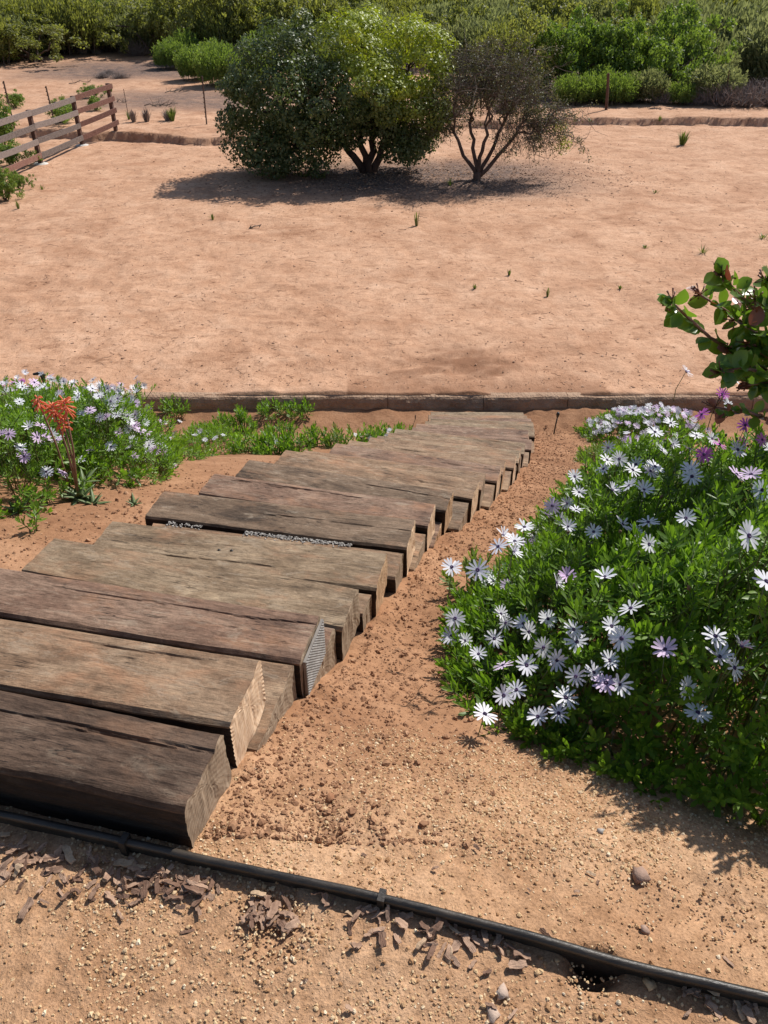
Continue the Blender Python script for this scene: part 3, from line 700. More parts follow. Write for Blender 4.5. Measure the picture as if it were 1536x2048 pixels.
# ------------------------------------------------------------------ leaf and flower templates
def leaf_tpl(L=1.0, W=.3, cup=.12, bend=.15, rows=(0, .4, .75, 1.0), wid=(.28, .85, 1.0, .12)):
    V = []
    for t, w in zip(rows, wid):
        z = bend*t*t*L
        for s in (-1, 0, 1): V.append((s*w*W/2, t*L, z+abs(s)*cup*w*W))
    V = np.array(V); F = []
    for i in range(len(rows)-1):
        for j in range(2): a = i*3+j; F.append((a, a+1, a+4, a+3))
    return V, np.array(F)
DIA = (np.array([(0, 0, 0), (.5, .55, .06), (0, 1, .0), (-.5, .55, .06)], float), np.array([(0, 1, 2, 3)]))     # small far leaf
def shoot_tpl(seed, n=14, leaf=.036, h=.07, wide=.25):
    r = np.random.default_rng(seed); T = leaf_tpl(1, wide)
    parts = []
    for k in range(n):
        t = k/(n-1); z = h*(.15+.85*t); a = k*2.4+r.normal(0, .3); el = .25+.95*t**1.3+r.normal(0, .12)
        # leaf's y axis points outwards and up
        d = np.array((cos(a)*cos(el), sin(a)*cos(el), sin(el))); s_ = np.array((-sin(a), cos(a), 0)); up = np.cross(s_, d)
        Mx = np.stack([s_, d, -up if up[2] < 0 else up], 1); sc = leaf*(1.05-.35*t)*r.uniform(.8, 1.2)
        parts.append(((T[0]*sc)@Mx.T+np.array((0, 0, z)), T[1]))
    V, F = cat(parts); ns = len(F)
    tv, tf = tube([(0, 0, -h*1.0), (0, 0, h*.2), (0, 0, h*.85)], [.0022, .0018, .0012], 4)
    V, F = cat([(V, F), (tv, tf)])
    mi = np.concatenate([np.zeros(ns, int), np.ones(len(tf), int)])
    return V, F, mi
SH = [shoot_tpl(k, n=11+k % 4, leaf=.034+.004*(k % 3), h=.06+.008*(k % 3), wide=.26+.03*(k % 2)) for k in range(6)]
SH_ME = [mesh_np('leafy_shoot', v, f, [M['leaf_daisy'], M['stem_green']], True, m) for v, f, m in SH]

def flower_mesh(seed, mat, n=14, lean=.12, cuplike=.1):
    r = np.random.default_rng(seed); parts = []
    T = leaf_tpl(1, .23, .05, 0, (0, .3, .7, .93, 1.0), (.45, .8, 1.0, .72, .3))
    for k in range(n):
        a = 2*pi*k/n+r.normal(0, .05); el = cuplike+r.normal(0, lean); sc = .031*r.uniform(.9, 1.08)
        d = np.array((cos(a)*cos(el), sin(a)*cos(el), sin(el))); s_ = np.array((-sin(a), cos(a), 0)); up = np.cross(s_, d)
        if up[2] < 0: s_ = -s_; up = -up
        Mx = np.stack([s_, d, up], 1)
        parts.append(((T[0]*sc*np.array((r.uniform(.85, 1.15), 1, 1)))@Mx.T+d*.0035, T[1]))
    V, F = cat(parts)
    if True:      # make sure petals face up
        a, b, c = V[F[:, 0]], V[F[:, 1]], V[F[:, 2]]; nz = np.cross(b-a, c-a)[:, 2]; F[nz < 0] = F[nz < 0][:, ::-1]
    return mesh_np('flower', V, F, [M[mat]], True)
def disc_mesh():
    V = [(0, 0, .0045)]; k = 8; F = []
    for rr_, z in ((.0035, .0042), (.0062, .002), (.0058, -.002)):
        V += [(rr_*cos(2*pi*j/k), rr_*sin(2*pi*j/k), z) for j in range(k)]
    for j in range(0, k, 2): F.append((0, 1+j, 1+(j+1) % k, 1+(j+2) % k))
    for b in (1, 9):
        for j in range(k): F.append((b+j, b+k+j, b+k+(j+1) % k, b+(j+1) % k)[::-1])
    return mesh_np('flower_centre', np.array(V), np.array(F)[:, ::1], [M['disc']], True)
FL = {c: [flower_mesh(10*i+k, 'petal_'+c, n=(12, 14, 16, 13)[k], cuplike=(.05, .18, .0, .45)[k]) for k in range(4)] for i, c in enumerate(('white', 'lilac', 'purple'))}
DISC = disc_mesh()
CAMP = np.array((0, 0, CAMH))
def place_flower(parent, p, colour, size=1.0, centre=True, k=None, face=.55, up=.75):
    p = np.asarray(p, float); tocam = CAMP-p; tocam /= np.linalg.norm(tocam)
    nrm = np.array((0, 0, 1.))*up + tocam*face*0 + np.array((random.gauss(.1, .33), random.gauss(-.30, .33), 0)); nrm /= np.linalg.norm(nrm)
    Mx = basis(nrm[None], np.array([random.uniform(0, 6.28)]))[0]
    from mathutils import Matrix
    f = obj('flower', FL[colour][random.randrange(4) if k is None else k], parent)
    m4 = Matrix([[*(Mx[i]*size), p[i]-parent.location[i]] for i in range(3)]+[[0, 0, 0, 1]]); f.matrix_local = m4
    if centre: obj('flower_centre', DISC, f)
    return f, nrm

def poly_inside(P, x, y):
    ins = np.zeros(np.shape(x), bool); n = len(P)
    for i in range(n):
        (x0, y0), (x1, y1) = P[i], P[(i+1) % n]
        c = ((y0 > y) != (y1 > y)) & (x < (x1-x0)*(y-y0)/(y1-y0+1e-12)+x0); ins ^= c
    return ins
def poly_dist(P, x, y):
    d = np.full(np.shape(x), 1e9); n = len(P)
    for i in range(n):
        a, b = np.array(P[i]), np.array(P[(i+1) % n]); v = b-a; t = np.clip(((x-a[0])*v[0]+(y-a[1])*v[1])/(v@v), 0, 1)
        d = np.minimum(d, np.hypot(x-a[0]-t*v[0], y-a[1]-t*v[1]))
    return d

def make_canopy(poly, H, fall, seed, size=1.0):
    poly = [tuple(p[:2]) for p in poly]
    def canopy(x, y):
        x = np.asarray(x, float); y = np.asarray(y, float); ins = poly_inside(poly, x, y); d = poly_dist(poly, x, y)
        return np.where(ins, (H(x, y) if callable(H) else H)*(.22+.78*sstep(0, fall, d))*(1+.38*fbm(x*3.2/size, y*3.2/size, 0, 3, seed+3)), 0)
    return canopy
def daisy_bush(name, poly, H, n_shoot, n_obj, label, fall=.22, pale=False, flowers=(), rand_flowers=None, seed=0, size=1.0, group='daisy bushes', cat_='flower bush', small=False):
    """poly: ground outline in world xy. canopy = terrain + H*edge falloff. flowers: list of (px,py,colour). rand_flowers: list of (n, colour, filter)"""
    poly = [tuple(p[:2]) for p in poly]; P = np.array(poly); r = np.random.default_rng(seed)
    canopy = make_canopy(poly, H, fall, seed, size)
    cx, cy = P.mean(0); root = obj(name, None, loc=(cx, cy, ground_z(cx, cy))); tag(root, label, cat_, group); base = np.array(root.location)
    lo_, hi_ = P.min(0), P.max(0)
    def sample(n):
        X = r.uniform(lo_[0], hi_[0], n*6); Y = r.uniform(lo_[1], hi_[1], n*6); k = poly_inside(poly, X, Y); return X[k][:n], Y[k][:n]
    X, Y = sample(n_shoot); T = terrain(X, Y); C = canopy(X, Y); ed_ = poly_dist(poly, X, Y)
    depth = np.where(r.random(len(X)) < .62, r.uniform(.82, 1.06, len(X)), r.uniform(.05, .85, len(X)))
    Z = T+C*depth-.05*size
    # tilt outwards near the edge
    e = 1e-2; gx = (poly_dist(poly, X+e, Y)-poly_dist(poly, X-e, Y))/(2*e); gy = (poly_dist(poly, X, Y+e)-poly_dist(poly, X, Y-e))/(2*e)
    lean = (1-sstep(0, fall*1.3, ed_))*.9
    D = np.stack([-gx*lean+.28*r.standard_normal(len(X))+.1, -gy*lean+.28*r.standard_normal(len(X)), np.ones(len(X))], -1)
    # shoots at the lip of the bush spill a little outside the outline
    PP = np.stack([X-gx*lean*.05, Y-gy*lean*.05, Z], -1)
    sc = size*r.uniform(.8, 1.35, len(X)); Mx = basis(D, r.uniform(0, 6.28, len(X))); which = r.integers(0, 6, len(X))
    dist = np.linalg.norm(PP-CAMP, axis=1)-(depth > .8)*3
    order = np.argsort(dist); own = np.zeros(len(X), bool); own[order[:n_obj]] = True
    lm = M['leaf_daisy_pale'] if pale else M['leaf_daisy']
    parts = []; mis = []
    for k in range(6):
        q = (which == k) & ~own
        if q.sum():
            v, f, mi = SH[k]; parts.append(scatter(v, f, Mx[q], sc[q], PP[q]-base)); mis.append(np.tile(mi, q.sum()))
    V, F = cat(parts); fo = obj('foliage', mesh_np('foliage', V, F, [lm, M['stem_green']], True, np.concatenate(mis)), root); fo['kind'] = 'stuff'
    from mathutils import Matrix
    for i in np.nonzero(own)[0]:
        o = obj('leafy_shoot', SH_ME[which[i]], root); o.matrix_local = Matrix([[*(Mx[i][a]*sc[i]), PP[i][a]-base[a]] for a in range(3)]+[[0, 0, 0, 1]])
    # woody stems from the root crown up to the canopy, and flower stalks
    st = []
    Xs, Ys = sample(max(20, n_shoot//14)); Zs = terrain(Xs, Ys); Hs = canopy(Xs, Ys)
    for i in range(len(Xs)):
        h_ = max(.04, Hs[i]*r.uniform(.5, .95)); ox, oy = r.normal(0, .04*size, 2)
        st.append(tube(np.array([(Xs[i], Ys[i], Zs[i]-.01), (Xs[i]+ox*.4, Ys[i]+oy*.4, Zs[i]+h_*.5), (Xs[i]+ox, Ys[i]+oy, Zs[i]+h_)])-base, [.004, .003, .002], 4))
    fl = []
    for f in flowers:
        if len(f) == 4: fl.append((f[3], f[2])); continue
        p = hit(f[0], f[1], lambda a, b: canopy(a, b)+.06*size)
        if p is None: continue
        rd = ray(f[0], f[1]); p = p - rd/np.linalg.norm(rd)*r.uniform(.03, .09)
        fl.append((p, f[2]))
    if rand_flowers:
        for n, colr, filt in rand_flowers:
            Xf, Yf = sample(n*3); k = filt(Xf, Yf) if filt else np.ones(len(Xf), bool); Xf, Yf = Xf[k][:n], Yf[k][:n]
            Zf = terrain(Xf, Yf, False)+canopy(Xf, Yf)+r.uniform(.03, .09, len(Xf))*size
            fl += [((a, b, c_), colr) for a, b, c_ in zip(Xf, Yf, Zf)]
    for p, colr in fl:
        fsz = random.uniform(.88, 1.12)*(.92 if colr == 'purple' else 1)*(size if small else 1)
        f, nrm = place_flower(root, p, colr, fsz, centre=not small)
        p = np.array(p); b0 = np.array((p[0]+random.gauss(0, .03), p[1]+random.gauss(0, .03), 0)); b0[2] = p[2]-random.uniform(.10, .16)*size
        st.append(tube(np.array([b0, (b0+p)/2-nrm*.02, p-nrm*.003])-base, [.0018, .0016, .0014], 4))
    if not small:
        bt = []
        XB, YB = sample(max(8, n_shoot//45))
        for k in range(len(XB)):
            xb, yb = XB[k:k+1], YB[k:k+1]; hb = float(terrain(xb, yb, False)[0]+canopy(xb, yb)[0])+r.uniform(.0, .07); q = np.array((xb[0], yb[0], hb)); dn = np.array((r.normal(0, .3), r.normal(0, .3), 1.)); dn /= np.linalg.norm(dn)
            st.append(tube(np.array([q-dn*.11, q-dn*.05+r.normal(0, .006, 3), q])-base, [.0016, .0015, .0014], 4))
            bv, bf = tube(np.array([q-dn*.002, q+dn*.004, q+dn*.009, q+dn*.015])-base, [.002, .0055, .0058, .0022], 6)
            obj('bud', mesh_np('bud', bv, bf, [M['bud'] if k % 3 else M['spent']], True), root)
    if st:
        V, F = cat(st); so_ = obj('stems', mesh_np('stems', V, F, [M['stem_green']], True), root); so_['kind'] = 'stuff'
    return root, canopy

def G(px, py):
    p = hit(px, py); return (p[0], p[1])

# ---- right bed
c7 = [(350,158),(328,208),(402,185),(445,122),(512,115),(500,185),(455,203),(398,232),(545,65),(570,25),(635,15),(678,45),(610,85),(640,120),(370,310),(120,300),(236,313),(755,142),(885,110),(950,145),(1000,100),(1003,198),(1168,82),(1450,160),(805,345),(590,370),(635,340),(1528,365),(922,485),(340,510),(135,530),(118,610),(178,630),(360,550),(440,555),(550,532),(465,590),(310,620),(240,690),(665,580),(530,660),(680,635),(835,565),(880,620),(1075,670),(1300,610),(1318,703),(1385,752),(1418,655),(590,718),(825,718),(755,772),(675,790),(870,825),(1175,842),(1222,952),(350,740),(352,875),(410,850),(268,958),(630,885),(598,955),(505,970),(455,740),(370,380),(305,365),(810,820)]
FN = [(850+x*.4466, 1000+y*.4466, 'lilac' if (x*7+y) % 11 == 0 else 'white') for x, y in c7]
c6 = [(1170,500,'w'),(1385,530,'w'),(1330,600,'p'),(1355,645,'w'),(1240,690,'p'),(1435,740,'p'),(1510,805,'p'),(1320,825,'p'),(1400,850,'w'),(1285,800,'w'),(1215,785,'w'),(1250,870,'p'),(1110,825,'w'),(1185,845,'w'),(820,840,'w'),(815,895,'w'),(870,890,'w'),(945,915,'w'),(1030,925,'w'),(930,940,'w'),(1010,945,'w'),(1190,940,'w'),(1195,970,'w'),(1395,960,'l'),(1460,960,'l'),(670,970,'w'),(840,1030,'w'),(915,1010,'w'),(690,1040,'w'),(980,1030,'w'),(1510,1030,'w'),(1100,730,'w'),(1030,770,'w'),(1060,850,'w'),(800,935,'w')]
FU = [(850+x*.4466, 520+y*.4466, {'w': 'white', 'p': 'purple', 'l': 'lilac'}[c]) for x, y, c in c6]
polyA = [G(*p) for p in ((925, 1300), (935, 1358), (960, 1420), (1050, 1465), (1160, 1510), (1300, 1560), (1440, 1610))] + [(1.05, 1.02), (1.75, 1.15), (1.75, 1.95)] + [G(*p) for p in ((1200, 1155), (1085, 1140), (1000, 1180), (940, 1230))]
HR = lambda x, y: np.clip(.25+.85*(x-.50), .22, .78)*(1-.35*sstep(2.6, 3.4, y))
polyB = [(1.75, 1.90)] + [G(*p) for p in ((1210, 1170), (1090, 1155), (1035, 1140), (1080, 1080), (1150, 1030), (1225, 990), (1290, 958))] + [(1.55, 3.05), (2.1, 2.6)]
polyC = [(1.28, 2.70), (1.55, 2.5), (2.0, 2.4), (2.1, 3.2), (1.6, 3.3), (1.35, 3.1)]
cans = [make_canopy(polyA, HR, .32, 1), make_canopy(polyB, HR, .25, 2), make_canopy(polyC, .80, .2, 3)]; polys = [polyA, polyB, polyC]
def call(x, y): return np.maximum(np.maximum(cans[0](x, y), cans[1](x, y)), cans[2](x, y))
owned = [[], [], []]
for f in FN+FU:
    r_ = ray(f[0], f[1]); r_ = r_/np.linalg.norm(r_); p = hit(f[0], f[1], lambda x, y: call(x, y)+.055*(call(x, y) > 0))
    k = int(np.argmax([float(c(p[0], p[1])) for c in cans])) if p is not None else 0
    if p is None or float(call(p[0], p[1])) <= 0 or np.linalg.norm(p-CAMP) > 4.2:
        t = np.linspace(1.3, 3.6, 120); Q = CAMP+r_*t[:, None]; dd = np.stack([np.where(poly_inside(pl_, Q[:, 0], Q[:, 1]), 0, poly_dist(pl_, Q[:, 0], Q[:, 1])) for pl_ in polys])
        hgt = Q[:, 2]-terrain(Q[:, 0], Q[:, 1], False); cost = dd.min(0)+np.maximum(0, hgt-.55)*1.2+np.maximum(0, .08-hgt)*5
        i_ = int(np.argmin(cost)); p = Q[i_]; k = int(np.argmin(dd[:, i_]))
    else: p = p - r_*rng.uniform(.03, .08)
    owned[k].append((f[0], f[1], f[2], p))
daisy_bush('daisy_bush', polyA, HR, 3000, 300, 'large green daisy bush thick with white dark-eyed flowers, shading the dirt before it', .32, flowers=owned[0], seed=1)
daisy_bush('daisy_bush', polyB, HR, 2400, 250, 'green daisy bush with white flowers and a few magenta ones, under the glossy-leaved shrub', .25, rand_flowers=[(30, 'white', None)], flowers=owned[1], seed=2)
daisy_bush('daisy_bush', polyC, .80, 1000, 80, 'upright daisy bush with magenta flowers behind the white daisies', .2, flowers=owned[2], rand_flowers=[(8, 'purple', None), (6, 'white', None)], seed=3)
polyD = [G(*p) for p in ((1215, 862), (1270, 868), (1335, 868), (1400, 860))] + [(4.2, 8.4), (3.4, 8.75), (2.75, 8.6)]
polyD2 = [G(*p) for p in ((1185, 898), (1240, 905), (1300, 900), (1330, 890), (1290, 878), (1220, 880))]
daisy_bush('daisy_mound', [(2.45, 8.0), (2.8, 7.7), (3.4, 7.7), (3.9, 8.1), (3.8, 8.8), (3.1, 9.0), (2.55, 8.7)], .30, 620, 0, 'low daisy mound covered in small pale pink flowers against the concrete kerb', .3, rand_flowers=[(110, 'white', None), (60, 'lilac', None)], seed=4, size=1.25, small=True)
daisy_bush('daisy_mound', [(2.0, 6.6), (2.4, 6.35), (2.9, 6.5), (3.1, 6.9), (2.7, 7.2), (2.15, 7.05)], .17, 420, 0, 'grey green daisy mound with pale flowers in front of the pink-flowered mound', .22, pale=True, rand_flowers=[(42, 'lilac', lambda x, y: x > 2.35), (22, 'white', lambda x, y: x > 2.5)], seed=5, size=1.1, small=True)

# ---- left bed
c3 = [(82,390),(35,335),(5,335),(115,308),(163,302),(150,350),(172,348),(190,355),(250,490),(185,487),(400,390),(520,498),(570,433),(375,310),(405,355),(312,242),(95,425),(232,350),(355,345)]
FLl = [(x*.5, 700+y*.5, 'lilac' if (x+y) % 5 == 0 else 'white') for x, y in c3]
c3b = [(690,458),(672,400),(640,375),(655,390),(600,365),(720,380),(640,350),(745,345),(770,350),(590,330),(615,305),(560,320),(580,290),(540,260),(510,265),(495,245),(470,195),(455,230),(430,155),(370,155),(395,185),(360,240),(400,270),(425,265),(520,285),(660,290),(720,285),(590,225),(465,260),(540,300),(690,340),(800,325),(895,345),(860,340),(700,370),(620,400)]
FLm = [(x*.5, 700+y*.5, 'lilac' if (x*3+y) % 4 == 0 else 'white') for x, y in c3b]
polyE = [(-3.0, 2.75)] + [G(*p) for p in ((-60, 1035), (40, 1028), (110, 1008), (185, 985), (215, 950))] + [(-2.3, 4.5), (-3.4, 4.9)]
daisy_bush('daisy_bush', polyE, .42, 1500, 200, 'leafy green daisy bush with a few white flowers around the orange aloe', .25, flowers=FLl, rand_flowers=[(24, 'white', lambda x, y: y > 3.3), (8, 'lilac', lambda x, y: y > 3.3)], seed=6)
polyF = [G(*p) for p in ((225, 975), (290, 968), (335, 955), (350, 925))] + [(-1.75, 5.2), (-2.6, 5.3), (-2.45, 4.2)]
daisy_bush('daisy_bush', polyF, .50, 1300, 150, 'rounded dark green daisy bush with white and lilac flowers left of the stairs', .25, flowers=FLm, rand_flowers=[(45, 'white', None), (14, 'lilac', None)], seed=7)
polyG = [(-6.2, 4.7), (-3.4, 4.6), (-2.4, 4.9), (-1.75, 5.2), (-1.9, 6.4), (-2.8, 7.4), (-4.6, 8.0), (-6.2, 8.0)]
daisy_bush('daisy_bush', polyG, .66, 2600, 0, 'wide spreading bed of white, lilac and magenta daisies below the aloe', .3, rand_flowers=[(300, 'white', None), (120, 'lilac', None), (90, 'purple', lambda x, y: x < -3.2)], seed=8, size=1.15)
polyH = [G(*p) for p in ((350, 925), (420, 912), (470, 905), (478, 880), (430, 868), (370, 880))]
daisy_bush('daisy_mound', polyH, .22, 420, 0, 'low trailing daisy mound with white flowers beside the small leafy plants', .12, flowers=[(390,872,'white'),(410,880,'white'),(430,876,'white'),(447,870,'white'),(400,862,'white')], seed=9, group='daisy mounds')

# small leafy plants along the left of the stairs
def leafy_plant(px, py, h, w, n, label, nfl=0, name='leafy_plant', bright=False):
    p = hit(px, py); z = ground_z(p[0], p[1]); root = obj(name, None, loc=(p[0], p[1], z)); tag(root, label, 'plant', 'small plants beside the stairs')
    r = np.random.default_rng(int(px*7+py)); parts = []; mis = []
    for k in range(int(n*1.6)):
        a = r.uniform(0, 6.28); q = w*.55*math.sqrt(r.random()); hh = h*(1-.6*(q/(w*.5))**2)*r.uniform(.45, 1.0)
        D = np.array([[cos(a)*q/w*1.0, sin(a)*q/w*1.0, 1]]); v, f, mi = SH[r.integers(0, 6)]
        parts.append(scatter(v, f, basis(D, np.array([r.uniform(0, 6)])), np.array([1.55*min(1, .35+h*4.5)*r.uniform(.85, 1.3)]), np.array([[cos(a)*q, sin(a)*q, max(.03, hh-.06)]]))); mis.append(mi)
        parts.append(tube([(cos(a)*q*.5, sin(a)*q*.5, -.01), (cos(a)*q*.8, sin(a)*q*.8, hh*.4), (cos(a)*q, sin(a)*q, max(.03, hh-.05))], [.004, .003, .002], 4)); mis.append(np.ones(len(parts[-1][1]), int))
    V, F = cat(parts); obj('foliage', mesh_np('foliage', V, F, [M['leaf_daisy' if not bright else 'leaf_daisy_pale'], M['stem_green']], True, np.concatenate(mis)), root)['kind'] = 'stuff'
    for k in range(nfl):
        a = r.uniform(0, 6.28); q = w*.4*r.random(); place_flower(root, (p[0]+cos(a)*q, p[1]+sin(a)*q, z+h*r.uniform(.8, 1.0)), 'white', .9, centre=False)
LP = [(350, 826, .16, .32, 16, 'small green plant growing right against the concrete kerb', 0), (450, 862, .22, .16, 12, 'short leafy seedling left of the tallest seedling', 0),
      (484, 868, .34, .26, 30, 'tallest leafy green seedling on the soil left of the stairs', 0), (543, 832, .16, .32, 16, 'low green plant near the kerb, left of its twin', 0), (598, 832, .17, .30, 16, 'dense round green plant touching the kerb', 0),
      (500, 905, .17, .30, 26, 'bright green plant in the low row, next to the trailing daisies', 0), (545, 908, .15, .30, 26, 'bright green plant in the middle of the low row', 1), (592, 908, .17, .30, 24, 'green plant in the low row with pale lower leaves', 0),
      (560, 880, .2, .30, 22, 'leafy green plant standing behind the low row', 0), (632, 893, .2, .24, 18, 'upright green plant in the low row before the flowering clump', 0), (675, 895, .15, .26, 16, 'sparse yellowish green plant at the edge of the sleepers', 0),
      (722, 893, .15, .36, 22, 'green clump with white flowers touching the edge of the stairs', 3), (768, 888, .15, .36, 22, 'green clump with small white flowers between its two flowering neighbours at the sleeper ends', 4), (805, 882, .13, .26, 14, 'leafy tip of the flowering clump by the sleeper ends', 1)]
for i, a in enumerate(LP): leafy_plant(*a, bright=(i in (10,)))
leafy_plant(70, 1062, .07, .05, 3, 'tiny green seedling alone on the bare soil left of the stairs', 0)
leafy_plant(945, 1200, .10, .26, 14, 'pale straggling daisy shoots at the foot of the large daisy bush', 2, bright=True)

# orange aloe
def fleshy_leaf(L, W, T, curl):
    n = 6; V = []
    for i in range(n):
        t = i/(n-1); w = W*(1-t**1.8)*.5+.001; th = T*(1-t)*.5+.001; z = curl*L*t*t
        V += [(-w, t*L, z+th*.4), (0, t*L, z-th), (w, t*L, z+th*.4), (0, t*L, z+th*.15)]
    F = [(0, 3, 2, 1), tuple((n-1)*4+j for j in range(4))]
    for i in range(n-1):
        for j in range(4): F.append((i*4+j, i*4+(j+1) % 4, (i+1)*4+(j+1) % 4, (i+1)*4+j))
    return mesh_np('leaf', np.array(V), np.array(F), [M['succulent']], True)
from mathutils import Matrix, Vector
def rosette(root, c, n, L, seed):
    r = random.Random(seed)
    for k in range(n):
        t = k/n; a = k*2.4; el = .35+.75*t; d = Vector((cos(a)*cos(el), sin(a)*cos(el), sin(el))); s_ = Vector((-sin(a), cos(a), 0)); up = s_.cross(d)
        l = L*r.uniform(.75, 1.1)
        me = fleshy_leaf(1, .40, .14, .16) if k == 0 else rosette.me
        rosette.me = me
        o = obj('leaf', me, root); o.matrix_local = Matrix([[s_[i]*l, d[i]*l, up[i]*l, c[i]] for i in range(3)]+[[0, 0, 0, 1]])
p = hit(160, 1000); al = obj('aloe', None, loc=(p[0], p[1], ground_z(p[0], p[1]))); tag(al, 'aloe with fleshy leaves and tall stalks of drooping orange flowers among the daisies', 'aloe')
rosette(al, (0, 0, .0), 13, .14, 1); rosette(al, (.09, -.06, .0), 9, .10, 2); rosette(al, (-.02, .12, .02), 9, .13, 3)
p2 = hit(268, 1012); al2 = obj('succulent', None, loc=(p2[0], p2[1], ground_z(p2[0], p2[1]))); tag(al2, 'small fleshy succulent rosette alone on the bare soil between aloe and sleepers', 'succulent'); rosette(al2, (0, 0, .0), 7, .065, 4)
p3 = hit(45, 1018); al3 = obj('succulent', None, loc=(p3[0], p3[1]-.05, ground_z(p3[0], p3[1]-.05))); tag(al3, 'small succulent rosette at the foot of the leafy daisy bush', 'succulent'); rosette(al3, (0, 0, .0), 8, .09, 5)
def head(root, base, top, nf, L, seed):
    r = np.random.default_rng(seed); base = np.array(base, float); top = np.array(top, float)
    mid_ = (base+top)/2+np.array((.01, 0, .0)); V, F = tube([base, mid_, top], [.0065, .005, .0035], 6); obj('flower_stalk', mesh_np('flower_stalk', V, F, [M['stalk']], True), root)
    parts = []
    for k in range(nf):
        a = k*2.4; t = k/nf; el = .75-1.55*t+r.normal(0, .15); d = np.array((cos(a)*cos(el), sin(a)*cos(el), sin(el)))
        s0 = top-np.array((0, 0, .05*t)); l = L*r.uniform(.85, 1.1)
        parts.append(tube([s0, s0+d*l*.35, s0+d*l*.75+np.array((0, 0, -.006)), s0+d*l+np.array((0, 0, -.014))], [.0018, .0035, .0042, .0026], 4))
    V, F = cat(parts); obj('flower_head', mesh_np('flower_head', V, F, [M['orange']], True), root)
zc = np.linalg.norm(p-CAMP)
def asp(px, py):       # point above the rosette, in the upright plane through it that faces +y
    r_ = ray(px, py); t = p[1]/r_[1]; q = CAMP+r_*t; return q-np.array(al.location)
b0 = (.0, .0, .05)
head(al, b0, asp(128, 803), 30, .050, 1); head(al, b0, asp(104, 811), 30, .050, 2); head(al, b0, asp(124, 838), 18, .045, 3); head(al, (-.06, .05, .05), asp(74, 796), 20, .034, 4)

# ------------------------------------------------------------------ glossy-leaved shrub at the right
def round_leaf(seed):
    r = np.random.default_rng(seed)
    return leaf_tpl(1, .78, .16, -.12+.1*r.normal(), (0, .12, .35, .62, .85, 1.0), (.1, .55, .95, 1.0, .62, .06))
RL = [round_leaf(k) for k in range(4)]
RLm = [mesh_np('leaf', v, f, [M['leaf_rhus']], True) for v, f in RL]; RLb = [mesh_np('leaf', v, f, [M['leaf_bronze']], True) for v, f in RL]
rb = np.array((1.62, 2.70)); rz = ground_z(*rb); rh = obj('glossy_shrub', None, loc=(rb[0], rb[1], rz)); tag(rh, 'shrub with large rounded glossy leaves, red stems and bronze buds above the daisies', 'shrub')
def rp(px, py, y): r_ = ray(px, py); return CAMP+r_*(y/r_[1])
branches = [[(1620, 900, 2.7), (1560, 760, 2.65), (1490, 715, 2.6), (1420, 675, 2.55), (1365, 625, 2.5), (1345, 605, 2.5)], [(1620, 860, 2.8), (1560, 700, 2.75), (1505, 660, 2.7), (1450, 620, 2.65), (1400, 590, 2.65)],
            [(1640, 860, 2.75), (1580, 680, 2.7), (1510, 620, 2.65), (1470, 580, 2.6), (1443, 550, 2.6)], [(1640, 900, 2.85), (1600, 640, 2.8), (1560, 590, 2.75), (1530, 560, 2.7)],
            [(1640, 900, 2.6), (1580, 770, 2.5), (1530, 745, 2.45), (1480, 735, 2.45), (1440, 745, 2.45)], [(1700, 880, 2.7), (1640, 700, 2.65), (1590, 610, 2.6), (1575, 560, 2.6)], [(1640, 910, 2.65), (1560, 850, 2.5), (1500, 825, 2.45), (1430, 815, 2.45)], [(1650, 880, 2.8), (1585, 740, 2.7), (1540, 700, 2.65), (1500, 690, 2.6), (1455, 700, 2.55)], [(1650, 880, 2.75), (1590, 790, 2.6), (1545, 765, 2.55), (1495, 770, 2.5)], [(1650, 860, 2.9), (1600, 640, 2.85), (1550, 610, 2.8), (1490, 620, 2.75)]] + [[(1650, 880, 2.8), (1600+dx, 740+dy, 2.7), (1555+dx, 690+dy, 2.65), (1510+dx, 665+dy, 2.6), (1470+dx, 640+dy, 2.58)] for dx, dy in ((0, 0), (25, 50), (40, -40), (10, 95))]
rr = random.Random(11)
for bi, br in enumerate(branches):
    pts = [np.array((rb[0], rb[1], rz-.02))]+[rp(*b) for b in br]
    V, F = tube(np.array(pts)-np.array(rh.location), np.linspace(.012, .0035, len(pts)), 6); obj('branch', mesh_np('branch', V, F, [M['stem_red']], True), rh)
    seg = np.array(pts[1:]); n = 40
    for k in range(n):
        t = (k+rr.random())/n*(len(seg)-1); i = min(int(t), len(seg)-2); q = seg[i]+(seg[i+1]-seg[i])*(t-i)
        fd = seg[i+1]-seg[i]; fd /= np.linalg.norm(fd)
        d = fd*.5+np.array((rr.gauss(0, .6), rr.gauss(-.25, .5), rr.gauss(.1, .55))); d /= np.linalg.norm(d)
        up = np.array((rr.gauss(.1, .4), rr.gauss(-.5, .4), .8)); s_ = np.cross(d, up); s_ /= np.linalg.norm(s_); up = np.cross(s_, d)
        l = rr.uniform(.046, .076)*(.7 if bi == 6 else 1); tip = (bi == 6 and k % 3 == 0) or (k > n-4 and rr.random() < .35) or rr.random() < .015
        o = obj('leaf', rr.choice(RLb if tip else RLm), rh); q = q+d*.008-np.array(rh.location)
        o.matrix_local = Matrix([[s_[a]*l, d[a]*l, up[a]*l, q[a]] for a in range(3)]+[[0, 0, 0, 1]])
    # bud cluster at the tip
    q = seg[-1]-np.array(rh.location); parts = []
    for k in range(16):
        d = np.array((rr.gauss(-.4, .6), rr.gauss(0, .6), rr.gauss(.3, .6))); d /= np.linalg.norm(d); l = rr.uniform(.015, .05)
        parts.append(tube([q, q+d*l*.6, q+d*l], [.0015, .0015, .0035], 4))
    V, F = cat(parts); obj('bud_cluster', mesh_np('bud_cluster', V, F, [M['leaf_bronze']], True), rh)

